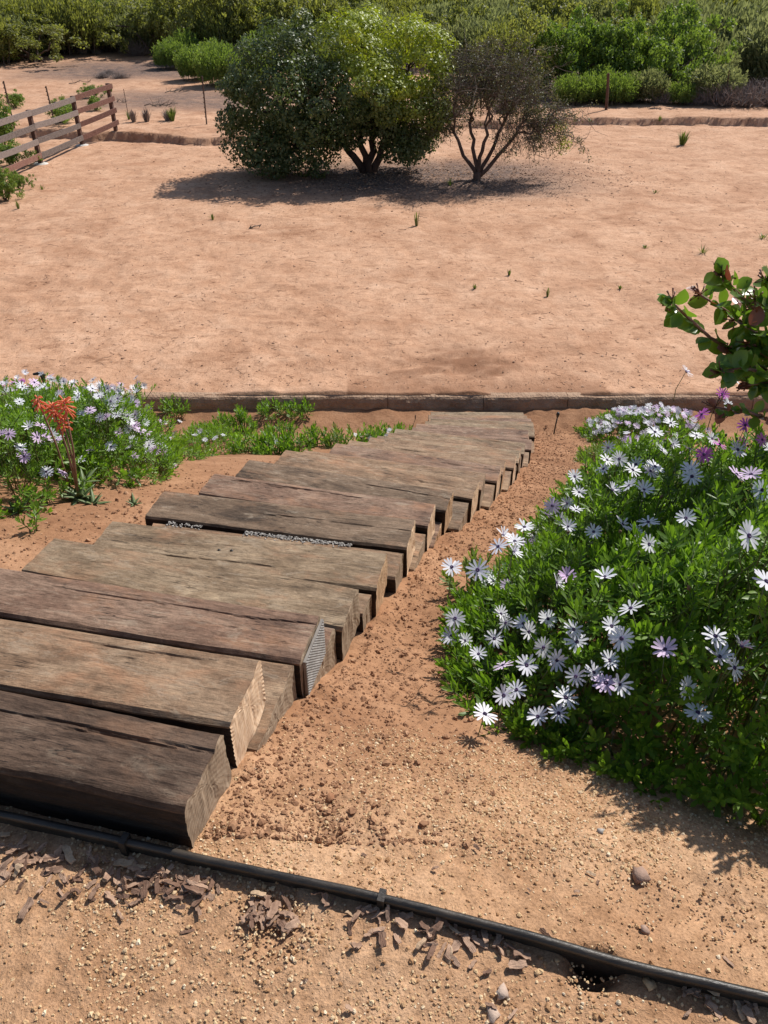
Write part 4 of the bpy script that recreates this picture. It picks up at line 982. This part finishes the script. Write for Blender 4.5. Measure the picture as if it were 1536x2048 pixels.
# ------------------------------------------------------------------ stakes and sprinkler
def rod(name, px, py, h, r, label, catg, mat='black_plastic', lean=(0, 0), cap=None):
    q = hit(px, py); z = ground_z(q[0], q[1]); V, F = tube([(0, 0, -.08), (lean[0]*.5, lean[1]*.5, h*.5), (lean[0], lean[1], h)], [r, r, r*.95], 6)
    root = obj(name, None, loc=(q[0], q[1], z)); tag(root, label, catg); obj('rod', mesh_np('rod', V, F, [M[mat]], True), root)
    if cap:
        V, F = tube([(lean[0], lean[1], h-.01), (lean[0], lean[1], h+.02), (lean[0], lean[1], h+.025), (lean[0], lean[1], h+.055)], [r*1.5, r*2.3, r*2.6, r*1.6], 8)
        obj(cap, mesh_np(cap, V, F, [M[mat]], True), root)
    return root
rod('irrigation_stake', 1107, 868, .26, .009, 'short black stake standing in bare soil right of the last steps', 'stake', lean=(.02, 0), cap='stake_tip')
rod('thin_wire_stake', 820, 872, .24, .003, 'thin wire stake standing in soil left of the last steps', 'stake', 'rust', (.06, 0), cap='wire_loop')
q = hit(95, 800); 
sp_ = obj('sprinkler', None, loc=(-5.2, 7.2, ground_z(-5.2, 7.2))); tag(sp_, 'dark sprinkler head on a grey riser above the left daisies', 'sprinkler')
qq = CAMP+ray(88, 762)*(7.2/ray(88, 762)[1]); sp_.location = (qq[0], 7.2, ground_z(qq[0], 7.2)); hh = qq[2]-sp_.location[2]
V, F = tube([(0, 0, -.1), (0, 0, hh*.5), (0, 0, hh)], [.012]*3, 6); obj('riser', mesh_np('riser', V, F, [M['fence_grey']], True), sp_)
V, F = cat([tube([(0, 0, hh), (0, 0, hh+.05), (-.02, 0, hh+.08)], [.018, .024, .018], 6), tube([(-.09, 0, hh+.075), (-.02, 0, hh+.085), (.03, 0, hh+.06)], [.012, .02, .012], 6)]); obj('sprinkler_head', mesh_np('sprinkler_head', V, F, [M['black_plastic']], True), sp_)

# ------------------------------------------------------------------ ranch fence and metal posts
def FP(px, py): q = hit(px, py); return np.array((q[0], q[1], ground_z(q[0], q[1])))
fC, fA, fB = FP(82, 328), FP(165, 292), FP(232, 262); fD = fC+(fC-fA)*1.02; fE = fD+(fC-fA)*1.0
fence = obj('ranch_fence', None, loc=fA); tag(fence, 'four-rail weathered wooden ranch fence with dark posts at the edge of the field', 'fence')
FHT = 1.42
posts = [fE, fD, fC, fA, fB]
for i, p in enumerate(posts):
    p = p.copy(); p[2] = ground_z(p[0], p[1])
    posts[i] = p; d_ = (fA-fC)[:2]; an = atan2(d_[1], d_[0])
    V, F = box(-.055, .055, -.055, .055, -.2, FHT); Rm = np.array([[cos(an), -sin(an), 0], [sin(an), cos(an), 0], [0, 0, 1]])
    po = obj('post', mesh_np('post', V@Rm.T+p-fA, F, [M['fence_post']]), fence)
    if i in (2, 3):
        k = 12; V = [(.0, 0, .035)]; Fq = []
        for r_, z in ((.16, .03), (.20, .0), (.20, -.05)): V += [(r_*cos(2*pi*j/k)*(1+.1*sin(j*2.3)), r_*sin(2*pi*j/k), z) for j in range(k)]
        for j in range(0, k, 2): Fq.append((0, 1+j, 1+(j+1) % k, 1+(j+2) % k))
        for b in (1, 13):
            for j in range(k): Fq.append((b+j, b+k+j, b+k+(j+1) % k, b+(j+1) % k))
        obj('footing', mesh_np('footing', np.array(V)+p-fA, np.array(Fq), [M['footing']]), po)
side = np.cross((fA-fC)/np.linalg.norm(fA-fC), (0, 0, 1)); side = side/np.linalg.norm(side)*.075
for i in range(4):
    for k, hf in enumerate((.945, .685, .43, .165)):
        a, b = posts[i].copy(), posts[i+1].copy(); u = (b-a)/np.linalg.norm(b-a)
        j1, j2 = random.gauss(0, .012), random.gauss(0, .012)
        a[2] += FHT*hf+j1; b[2] += FHT*hf+j2
        V, F = bar(a+side-u*(.05 if i == 3 else -.004)+(-u*.0), b+side+u*(.10 if i == 3 else -.004), .035, .145, 4, random.uniform(-.01, .02))
        mt = 'fence_red' if (i == 3 or (k == 3 and i == 1)) else 'fence_grey'
        obj('rail', mesh_np('rail', V-fA, F, [M[mt]]), fence)

def tpost(px, py, top, r, label, mat='rust', wood=False):
    q = FP(px, py); r_ = ray(*top); tp = CAMP+r_*(q[1]/r_[1]); h = tp[2]-q[2]; dx = tp[0]-q[0]
    root = obj('wooden_post' if wood else 'metal_post', None, loc=q); tag(root, label, 'post', None if wood else 'metal posts beyond the field')
    if wood: V, F = tube([(0, 0, -.2), (dx*.5, 0, h*.5), (dx, 0, h*.97), (dx, 0, h)], [r, r*.95, r*.9, r*.7], 8)
    else: V, F = cat([bar((0, -.001, -.2), (dx, 0, h), r*1.6, r*.45), bar((0, r*.75, -.2), (dx, r*.75, h-.003), r*.4, r*1.4)])
    obj('shaft', mesh_np('shaft', V, F, [M[mat]]), root)
    if not wood:
        parts = [box(dx*t-r*.9, dx*t+r*.9, -r*.9, -r*.3, h*t, h*t+.03) for t in np.linspace(.15, .95, 9)]
        V, F = cat(parts); obj('studs', mesh_np('studs', V, F, [M[mat]]), root)
tpost(413, 250, (404, 152), .034, 'dark metal post standing alone left of the big round tree')
tpost(30, 262, (6, 162), .034, 'rusty metal post behind the ranch fence, at its far end')
tpost(110, 250, (91, 172), .032, 'rusty metal post behind the middle of the ranch fence')
tpost(256, 228, (247, 178), .014, 'thin wire-like metal post between the fence end and the lone post')
tpost(1213, 220, (1217, 146), .060, 'thick brown wooden post in front of the green bushes', 'fence_post', True)
tpost(1450, 212, (1459, 140), .030, 'thin dark metal post by the grey dead brush')
tpost(962, 235, (963, 178), .026, 'dark metal post half hidden behind the sparse tree')
tpost(120, 246, (109, 203), .05, 'short wooden stub post behind the ranch fence', 'fence_post', True)

# ------------------------------------------------------------------ trees
def clump_leaves(centres, radii, n, leaf, r, out=None, tpl=DIA, flat=.8, q0=0.0):
    """n leaves round each centre"""
    k = len(centres); C = np.repeat(centres, n, 0); rad = np.repeat(radii, n)
    d = r.standard_normal((k*n, 3)); d /= np.linalg.norm(d, axis=1, keepdims=True); q = q0+(1-q0)*r.random(k*n)**.5
    P = C+d*(rad*q)[:, None]*np.array((1, 1, flat))
    nrm = d*.8+.55*r.standard_normal((k*n, 3))+np.array((0, 0, .35))
    if out is not None: nrm = nrm+.6*np.repeat(out, n, 0)
    Mx = basis(nrm, r.uniform(0, 6.28, k*n)); S = leaf*r.uniform(.7, 1.3, k*n)
    return scatter(tpl[0]*np.array((.62, 1, 1)), tpl[1], Mx, S, P), P

def limb(p0, p1, r0, r1, r, n=6, wob=.06):
    p0, p1 = np.array(p0, float), np.array(p1, float); L = np.linalg.norm(p1-p0); t = np.linspace(0, 1, n)[:, None]
    pts = p0+(p1-p0)*t; pts[1:-1] += r.normal(0, wob*L, (n-2, 3)); return tube(pts, np.linspace(r0, r1, n), 8 if r0 > .05 else (6 if r0 > .02 else 4)), pts

def big_tree():
    r = np.random.default_rng(21); b = FP(738, 345)
    root = obj('evergreen_tree', None, loc=b); root.scale = (.95, .97, .97); tag(root, 'big dense rounded evergreen tree, dark on one side and yellow green on the other', 'tree')
    lobes = [(-2.5, 0, 1.75, 1.25, 1.5, 1.35), (-1.9, .2, 2.7, 1.2, 1.4, .95), (-.3, .3, 3.05, 1.35, 1.4, .85), (1.25, .1, 2.75, 1.05, 1.25, .88), (1.35, -.1, 1.75, .85, 1.1, .8),
             (.1, .5, 2.0, 1.25, 1.2, .95), (-3.0, -.2, .95, .85, 1.1, .72), (-1.9, -.3, .95, .9, 1.0, .70), (-.9, -.1, 2.0, 1.2, 1.4, 1.0), (.95, .2, .95, .75, .9, .55), (.2, -1.0, 2.2, 1.1, .9, .8), (1.1, -.5, 1.0, .75, .7, .48), (-.75, -.5, 1.35, .75, .7, .55), (.45, -.4, 1.45, .7, .6, .5), (-1.6, -1.1, 2.0, 1.2, .9, .9), (-2.45, -.3, .62, 1.15, 1.1, .52), (-3.15, 0, 1.55, .85, 1.2, .95), (-2.6, .1, 2.35, 1.1, 1.3, .9)]
    trunk = []
    stems = [((-.05, 0, -.1), (-.32, .1, 1.3)), ((.02, 0, -.1), (.2, .15, 1.35)), ((.1, .05, -.1), (.5, -.1, 1.15)), ((-.1, .05, -.05), (-.9, -.1, 1.05))]
    for s0, s1 in stems: trunk.append(limb(s0, s1, .12, .07, r, 6, .03)[0])
    V, F = cat(trunk); obj('trunk', mesh_np('trunk', V, F, [M['bark']], True), root)
    lim = []
    for k, L in enumerate(lobes):
        s1 = min((s[1] for s in stems), key=lambda q: np.linalg.norm(np.array(q)-L[:3])); t, pts = limb(s1, L[:3], .07, .03, r); lim.append(t)
        for q in range(7):
            d = r.standard_normal(3); d /= np.linalg.norm(d); lim.append(limb(pts[r.integers(2, 6)], np.array(L[:3])+d*np.array(L[3:])*.85, .026, .008, r)[0])
    V, F = cat(lim); obj('limbs', mesh_np('limbs', V, F, [M['bark']], True), root)
    cand = []
    for L in lobes:
        c = np.array(L[:3]); e = np.array(L[3:]); d = r.standard_normal((900, 3)); d /= np.linalg.norm(d, axis=1, keepdims=True)
        lum = 1+.52*fbm(d[:, 0]*1.9+c[0]*3, d[:, 1]*1.9+c[1], d[:, 2]*1.9+c[2], 3, 61); P = c+d*e*(lum*r.uniform(.82, 1.02, 900))[:, None]; cand += list(zip(P, d))
    order = r.permutation(len(cand)); C = []; O = []; Rr = []
    el = [(np.array(L[:3]), np.array(L[3:])) for L in lobes]
    for k in order:
        p_, d_ = cand[k]
        if p_[2] < .25 or any((((p_-c)/e)**2).sum() < .60 for c, e in el): continue
        rad = r.uniform(.28, .56)
        if C and (np.linalg.norm(np.array(C)-p_, axis=1) < .74*(np.array(Rr)+rad)).any(): continue
        C.append(p_); O.append(d_); Rr.append(rad)
    inner = [c+r.uniform(-.75, .75, 3)*e for c, e in el for _ in range(5)]; inner = [q for q in inner if q[2] > .3]
    C = np.array(C+inner); O = np.concatenate([np.array(O), np.tile((0, 0, .3), (len(inner), 1))]); Rr = np.concatenate([np.array(Rr), np.full(len(inner), .5)])
    NL = 260
    (V, F), P = clump_leaves(C, Rr, NL, .095, r, O, q0=.55)
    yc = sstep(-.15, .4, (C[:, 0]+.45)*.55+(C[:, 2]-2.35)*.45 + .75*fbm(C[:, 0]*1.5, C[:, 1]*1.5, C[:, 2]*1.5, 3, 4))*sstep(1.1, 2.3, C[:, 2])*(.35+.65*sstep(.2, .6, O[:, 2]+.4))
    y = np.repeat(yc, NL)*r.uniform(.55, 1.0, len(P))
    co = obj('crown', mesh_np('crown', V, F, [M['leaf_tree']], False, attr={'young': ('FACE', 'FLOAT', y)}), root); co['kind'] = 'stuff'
big_tree()

def sparse_tree():
    r = np.random.default_rng(5); b = FP(954, 360)
    root = obj('sparse_tree', None, loc=b); root.scale = (.95, .9, .85); tag(root, 'sparse half-bare tree with forked stems and fine drooping brown twigs', 'tree')
    main = []; tw = []; tips = []
    V, F = limb((0, 0, -.15), (.0, 0, .22), .125, .115, r, 5, .01)[0]; main.append((V, F))
    stems = [((-.72, .05, 1.35), [(-1.15, .2, 2.3), (-.8, -.3, 2.9), (-1.2, .4, 1.7)]), ((-.28, .2, 1.6), [(-.5, .4, 3.2), (-.1, .2, 3.3), (-.4, -.4, 2.7)]), ((.12, -.15, 1.55), [(.2, -.2, 3.25), (.5, .1, 3.0), (.1, .5, 2.7)]),
             ((.62, .15, 1.5), [(.8, .3, 3.1), (1.15, 0, 2.8), (.7, -.5, 2.5)]), ((1.0, -.1, 1.35), [(1.5, .1, 2.4), (1.9, -.2, 1.9), (1.5, .5, 2.0), (2.15, .1, 1.55)])]
    for kk, ends_ in stems:
        t0, p0_ = limb((.01+kk[0]*.05, kk[1]*.05, .10), kk, .064, .040, r, 7, .022); main.append(t0)
        for e in ends_:
            t, pts = limb(kk, np.array(e)*np.array((.95, 1, .92)), .032, .014, r, 7, .06); main.append(t)
            for q in range(7):
                s0 = pts[r.integers(2, 7)]; e1 = np.array(e)+r.standard_normal(3)*np.array((.42, .5, .36)); e1[2] = np.clip(e1[2], 1.25, 3.6)
                t2, p2_ = limb(s0, e1, .015, .006, r, 6, .06); tw.append(t2)
                for w in range(7):
                    s1 = p2_[r.integers(2, 6)]; e2 = s1+r.standard_normal(3)*np.array((.34, .34, .26))+np.array((.08*np.sign(e1[0]), 0, -.05))
                    t3, p3_ = limb(s1, e2, .0075, .0035, r, 4, .08); tw.append(t3); tips.append(e2)
                    for w2 in range(2):
                        s2 = p3_[r.integers(1, 4)]; e3 = s2+r.standard_normal(3)*np.array((.22, .22, .18))+np.array((0, 0, -.05)); tw.append(limb(s2, e3, .005, .003, r, 3, .05)[0]); tips.append(e3)
    for q in range(110):     # drooping outer skirt on the right
        s0 = np.array((r.uniform(.3, 1.9), r.uniform(-.7, .7), r.uniform(1.2, 1.9))); e = s0+np.array((r.normal(.15, .2), r.normal(0, .2), -r.uniform(.3, .75))); e[2] = max(e[2], .45)
        t, pp = limb(s0, e, .007, .003, r, 5, .06); tw.append(t); tips.append(e)
        for w in range(4): tw.append(limb(pp[r.integers(1, 5)], pp[r.integers(1, 5)]+r.standard_normal(3)*.16+np.array((0, 0, -.1)), .004, .0025, r, 3, .05)[0])
    V, F = cat(main); obj('trunk', mesh_np('trunk', V, F, [M['bark_red']], True), root)
    V, F = cat(tw); o = obj('twigs', mesh_np('twigs', V, F, [M['twig']], False), root); o['kind'] = 'stuff'
    tips = np.array(tips); sel = tips[r.random(len(tips)) < .42]
    (V, F), P = clump_leaves(sel, np.full(len(sel), .16), 15, .055, r)
    o = obj('crown', mesh_np('crown', V, F, [M['leaf_dry']], False), root); o['kind'] = 'stuff'
    g = np.array([(2.35, -.1, 1.2), (2.3, .1, 1.45), (2.2, -.2, .98), (2.45, .1, 1.0), (2.05, 0, 1.55)]); (V, F), P = clump_leaves(g, np.full(len(g), .26), 110, .06, r)
    o = obj('green_sprig', mesh_np('green_sprig', V, F, [M['bush_d']], False), root); o['kind'] = 'stuff'
    V, F = limb((1.1, 0, 1.35), (2.25, 0, 1.2), .016, .007, r)[0]; obj('side_branch', mesh_np('side_branch', V, F, [M['bark_red']], True), root)
sparse_tree()

# ------------------------------------------------------------------ background bushes: prototypes with parts, then copies
def proto_round(seed, mat, leaf=.13, n=75, k=46):
    r = np.random.default_rng(seed); cs = []
    lob = [(r.normal(0, .42), r.normal(0, .35), r.uniform(.35, .72), r.uniform(.38, .55)) for _ in range(7)]
    for L in lob:
        d = r.standard_normal((n//4, 3)); d /= np.linalg.norm(d, axis=1, keepdims=True); P = np.array(L[:3])+d*L[3]*r.uniform(.75, 1.05, (len(d), 1))*np.array((1, 1, .8)); cs.append(P[P[:, 2] > .04])
    C = np.concatenate(cs); (V, F), P = clump_leaves(C, r.uniform(.08, .15, len(C)), k, leaf/2.0, r)
    st = [limb((r.normal(0, .05), r.normal(0, .05), -.08), L[:3], .03, .012, r)[0] for L in lob]
    sv, sf = cat(st); return mesh_np('crown', V, F, [mat], False), mesh_np('trunk', sv, sf, [M['bark']], False)
def proto_feather(seed, mat, n=420, h=1.0, spread=.75, leaf=.085, per=26):
    r = np.random.default_rng(seed); parts = []; st = []
    a = r.uniform(0, 6.28, n); q = spread*np.sqrt(r.random(n)); B = np.stack([np.cos(a)*q*.75, np.sin(a)*q*.75, 0*a], -1)
    hh = h*(1-.45*(q/spread)**2)*r.uniform(.65, 1.05, n); D = np.stack([np.cos(a)*q*.45+.1*r.standard_normal(n), np.sin(a)*q*.45+.1*r.standard_normal(n), np.ones(n)], -1)
    t = r.uniform(.25, 1.0, (n, per)); P = B[:, None]+D[:, None]*(hh[:, None]*t)[..., None]+.022*r.standard_normal((n, per, 3)); P = P.reshape(-1, 3)
    nd = np.repeat(D, per, 0)+.55*r.standard_normal((n*per, 3))
    # narrow upright leaf: rotate so that the leaf's long axis follows the stem
    Mx = basis(nd, r.uniform(0, 6.28, n*per)); Mx = Mx[:, :, [0, 2, 1]]
    V, F = scatter(DIA[0]*np.array((.36, 1, 1)), DIA[1], Mx, leaf*r.uniform(.7, 1.3, n*per), P)
    for i in range(0, n, 12): st.append(tube([B[i]+np.array((0, 0, -.05)), B[i]+D[i]*hh[i]*.5, B[i]+D[i]*hh[i]*.9], [.008, .006, .003], 4))
    sv, sf = cat(st); return mesh_np('crown', V, F, [mat], False), mesh_np('trunk', sv, sf, [M['twig']], False)
def proto_dead(seed, n=260):
    r = np.random.default_rng(seed); tw = []
    for k in range(n):
        a = r.uniform(0, 6.28); q = r.random()*.6; e = np.array((cos(a)*q*1.5, sin(a)*q*1.2, r.uniform(.25, .9)*(1-.4*q))); tw.append(limb((cos(a)*q*.4, sin(a)*q*.4, -.03), e, .010, .003, r, 4, .12)[0])
    sv, sf = cat(tw[:n//6]); V, F = cat(tw[n//6:]); return mesh_np('crown', V, F, [M['twig_grey']], False), mesh_np('trunk', sv, sf, [M['twig_grey']], False)
PRO = {'round_light': [proto_round(k, M['bush_a']) for k in (1, 2)], 'round_dark': [proto_round(k, M['bush_d']) for k in (3, 4)], 'round_yellow': [proto_round(5, M['bush_e'])],
       'feather_bright': [proto_feather(6, M['bush_b']), proto_feather(7, M['bush_b'])], 'feather_grey': [proto_feather(8, M['bush_c'], leaf=.10), proto_feather(9, M['bush_c'], leaf=.10, spread=.9)],
       'feather_olive': [proto_feather(10, M['bush_d'], leaf=.10), proto_feather(11, M['bush_d'], leaf=.10, spread=.9)], 'dead': [proto_dead(12), proto_dead(13)]}
rb_ = random.Random(9)
def shrub(kind, x, y, w, h, label, name=None, group='shrubs beyond the field'):
    z = ground_z(x, y); root = obj(name or 'shrub', None, loc=(x, y, z)); root.rotation_euler = (0, 0, rb_.uniform(0, 6.28)); root.scale = (w/1.7, w/1.7, h/1.05)
    c, t = rb_.choice(PRO[kind]); a = obj('crown', c, root); a['kind'] = 'stuff'; obj('trunk', t, root); tag(root, label, 'shrub', group)
LAB = {'round_light': 'light green leafy rounded shrub in the brush beyond the field', 'round_dark': 'dark green dense rounded shrub in the brush beyond the field', 'round_yellow': 'yellow green rounded shrub in the brush on the far hillside',
       'feather_bright': 'bright green feathery upright shrub at the field edge', 'feather_grey': 'grey green wispy shrub in the brush beyond the field', 'feather_olive': 'dark olive wispy shrub in the brush beyond the field', 'dead': 'grey leafless dead brush at the foot of the shrubs'}
def PXY(px, py): q = hit(px, py); return q[0], q[1]
# bright feathery group left of the tree
for px, py, w, h in ((345, 138, 2.6, 1.7), (395, 160, 2.6, 1.9), (440, 172, 2.8, 2.0), (490, 168, 2.8, 1.9), (430, 140, 3.0, 2.0), (520, 150, 2.6, 1.9), (375, 128, 2.4, 1.6)):
    x, y = PXY(px, py); h *= rb_.uniform(.65, 1.15); w *= rb_.uniform(.7, 1.0); shrub('feather_bright', x, y, w, h, 'bright green feathery shrub in the group left of the big tree', group='bright feathery shrubs left of the big tree')
# right: round light bushes and skirts of feathery green
for px, py, w, h, k in ((1105, 190, 3.4, 3.0, 'round_light'), (1180, 185, 3.6, 3.2, 'round_light'), (1260, 190, 3.4, 2.9, 'round_light'), (1345, 175, 3.8, 3.4, 'round_light'), (1060, 180, 3.0, 3.0, 'round_dark'), (1460, 150, 5.0, 3.4, 'feather_grey'), (1530, 170, 4.6, 3.0, 'feather_grey'), (1400, 180, 3.0, 2.2, 'feather_grey'), (1000, 170, 3.4, 2.6, 'feather_olive'), (945, 160, 3.4, 2.8, 'feather_grey'), (1500, 120, 5.0, 4.2, 'round_yellow'), (1290, 205, 2.0, 1.3, 'feather_grey'), (1420, 205, 2.6, 1.5, 'feather_grey')):
    x, y = PXY(px, py); shrub(k, x, y, w, h, LAB[k])
for px, py, w, h in ((1140, 208, 1.8, 1.2), (1170, 205, 1.7, 1.1), (1230, 208, 2.0, 1.2), (1255, 204, 1.6, 1.1), (1195, 200, 1.7, 1.3), (1360, 208, 1.5, .9)):
    x, y = PXY(px, py); shrub('feather_bright', x, y, w, h, 'low bright green feathery shrub around the wooden post', group='low shrubs around the wooden post')
for px, py, w, h in ((1320, 207, 1.8, .8), (1440, 212, 2.6, 1.1), (1490, 213, 2.8, 1.2), (1535, 213, 3.0, 1.4), (1400, 210, 1.8, .7), (905, 235, 2.0, .9), (1010, 225, 2.2, 1.0)):
    x, y = PXY(px, py); shrub('dead', x, y, w, h, LAB['dead'], 'dead_brush', 'dead brush')
# left skyline of brush at the back of the clearing
for px, py, w, h, k in ((20, 118, 4.0, 2.4, 'feather_grey'), (75, 108, 4.0, 2.6, 'round_yellow'), (125, 100, 3.6, 2.4, 'feather_olive'), (180, 96, 3.8, 2.6, 'feather_grey'), (240, 98, 3.8, 2.4, 'feather_olive'), (290, 104, 3.6, 2.4, 'feather_grey'), (340, 108, 4.0, 3.2, 'round_dark'), (400, 112, 4.2, 3.4, 'round_dark'), (460, 118, 4.4, 3.2, 'feather_olive'), (520, 120, 4.4, 3.6, 'round_dark'), (580, 120, 4.4, 3.6, 'round_dark'), (640, 120, 4.2, 3.4, 'feather_olive'), (700, 120, 4.4, 3.4, 'round_dark'), (-40, 125, 4, 2.4, 'feather_bright'), (60, 116, 2.2, 1.1, 'feather_bright'), (10, 124, 2.4, 1.2, 'feather_bright'), (-20, 112, 4.4, 3, 'feather_olive')):
    x, y = PXY(px, py); shrub(k, x, y, w, h, LAB[k])
for px, py, w, h in ((155, 104, 2.6, 1.1), (205, 100, 2.6, 1.1), (275, 110, 2.6, 1.2), (165, 108, .9, .5), (195, 108, .8, .4), (205, 156, 1.4, .35), (240, 157, 1.5, .4), (220, 150, 1.4, .35)):
    x, y = PXY(px, py); shrub('dead', x, y, w, h, 'low grey dead brush lying on the bare clearing' if py > 140 or w < 1 else LAB['dead'], 'dead_brush', 'dead brush')
# rows of brush up the far hillside
kinds = ['feather_grey', 'feather_olive', 'round_dark', 'round_light', 'feather_grey', 'feather_olive', 'round_yellow']
row_y = 49.0; rowi = 0
while row_y < 72:
    wd = row_y*.60; step = 2.4+rowi*.35; x = -wd
    while x < wd:
        xx, yy = x+rb_.gauss(0, .5), row_y+rb_.gauss(0, 1.0)
        if not (row_y < 58 and -18 < xx < -6) :
            k = kinds[min(int(abs(rb_.gauss(0, 2.4))), 6)]
            shrub(k, xx, yy, rb_.uniform(3.4, 5.0)+rowi*.3, rb_.uniform(2.0, 3.3)+rowi*.12, LAB[k])
        x += step
    row_y += 4.2+rowi*.9; rowi += 1

# ------------------------------------------------------------------ field weeds, grass tufts, dead clumps
def tuft(px, py, h, w, n, label, mat='grass', name='grass_tuft', catg='grass tuft', group='tufts on the field'):
    p = FP(px, py); r = np.random.default_rng(int(px*3+py)); parts = []
    for k in range(n):
        a = r.uniform(0, 6.28); q = w*.5*r.random(); b = np.array((cos(a)*q*.35, sin(a)*q*.35, -.01)); e = np.array((cos(a)*q*1.2, sin(a)*q*1.2, h*r.uniform(.5, 1))); m_ = (b+e)/2+np.array((0, 0, h*.12)); wv = np.array((-sin(a), cos(a), 0))*max(.006, h*.03)
        V = np.array([b-wv, b+wv, m_+wv, m_-wv, e+wv*.2, e-wv*.2]); parts.append((V, np.array([(0, 1, 2, 3), (3, 2, 4, 5)])))
    V, F = cat(parts); tag(obj(name, mesh_np(name, V, F, [M[mat]]), loc=p), label, catg, group)
tuft(1364, 290, .42, .45, 90, 'bright green grass tuft alone on the open field')
tuft(1318, 246, .2, .25, 40, 'small green tuft at the eroded ledge')
tuft(222, 185, .35, .35, 60, 'green grass tuft behind the end of the ranch fence')
tuft(345, 243, .45, .45, 80, 'green and grey grass clump on the ledge by the fence')
tuft(258, 240, .3, .25, 40, 'small green tuft on the ledge next to the grey clump')
for px, py, h, w in ((268, 244, .4, .4), (294, 243, .45, .45), (336, 242, .4, .5)): tuft(px, py, h, w, 90, 'dry grey grass clump on the ledge near the fence', 'twig_grey', 'dry_clump', 'dry clump', 'dry clumps')
for px, py, h, w in ((425, 441, .14, .16), (833, 455, .34, .16), (900, 373, .2, .3), (1405, 507, .14, .35), (1310, 388, .08, .3), (950, 578, .09, .14), (1095, 590, .17, .10), (1240, 578, .07, .15), (1530, 540, .10, .3), (1525, 478, .10, .5), (1290, 497, .07, .18), (38, 420, .2, .15), (85, 382, .12, .2), (1018, 552, .12, .1)):
    tuft(px, py, h, w, 26, 'tiny green weed sprouting from the bare field', 'grass', 'weed', 'weed', 'weeds on the bare field')
def field_bush(px, py, w, h, label):
    x, y = PXY(px, py); shrub('round_light', x, y, w, h, label, 'weed_bush', 'leafy weeds by the fence')
field_bush(12, 402, 1.0, .75, 'leafy green weed bush standing before the ranch fence'); field_bush(40, 380, .5, .45, 'small leafy weed next to the weed bush before the fence')
for px, py, w, h in ((187, 195, 1.0, .5), (193, 222, .8, .5), (130, 245, 1.3, .8), (30, 215, 1.0, .6), (5, 290, 1.4, 1.3), (25, 330, 1.2, .7)): field_bush(px, py, w, h, 'green leafy weed growing behind the ranch fence rails')
# fallen branches on the clearing
for px, py, L in ((315, 215, 1.3), (330, 213, 1.0), (240, 206, .6), (455, 195, .9), (355, 185, 1.1), (510, 457, .25), (160, 168, 1.0)):
    p = FP(px, py); r = np.random.default_rng(int(px)); tw = [limb((-L/2, 0, .02), (L/2, r.normal(0, .15), .06), .018, .008, r, 5, .06)[0]]
    for k in range(7): s0 = np.array((r.uniform(-.4, .45)*L, 0, .03)); tw.append(limb(s0, s0+np.array((r.normal(.1, .15), r.normal(0, .2), r.uniform(.03, .25)))*L, .010, .004, r, 3, .05)[0])
    V, F = cat(tw); tag(obj('fallen_branch', mesh_np('fallen_branch', V, F, [M['twig']]), loc=p, rotz=r.uniform(-.5, .5)), 'dry fallen branch lying on the bare ground', 'branch', 'fallen branches')
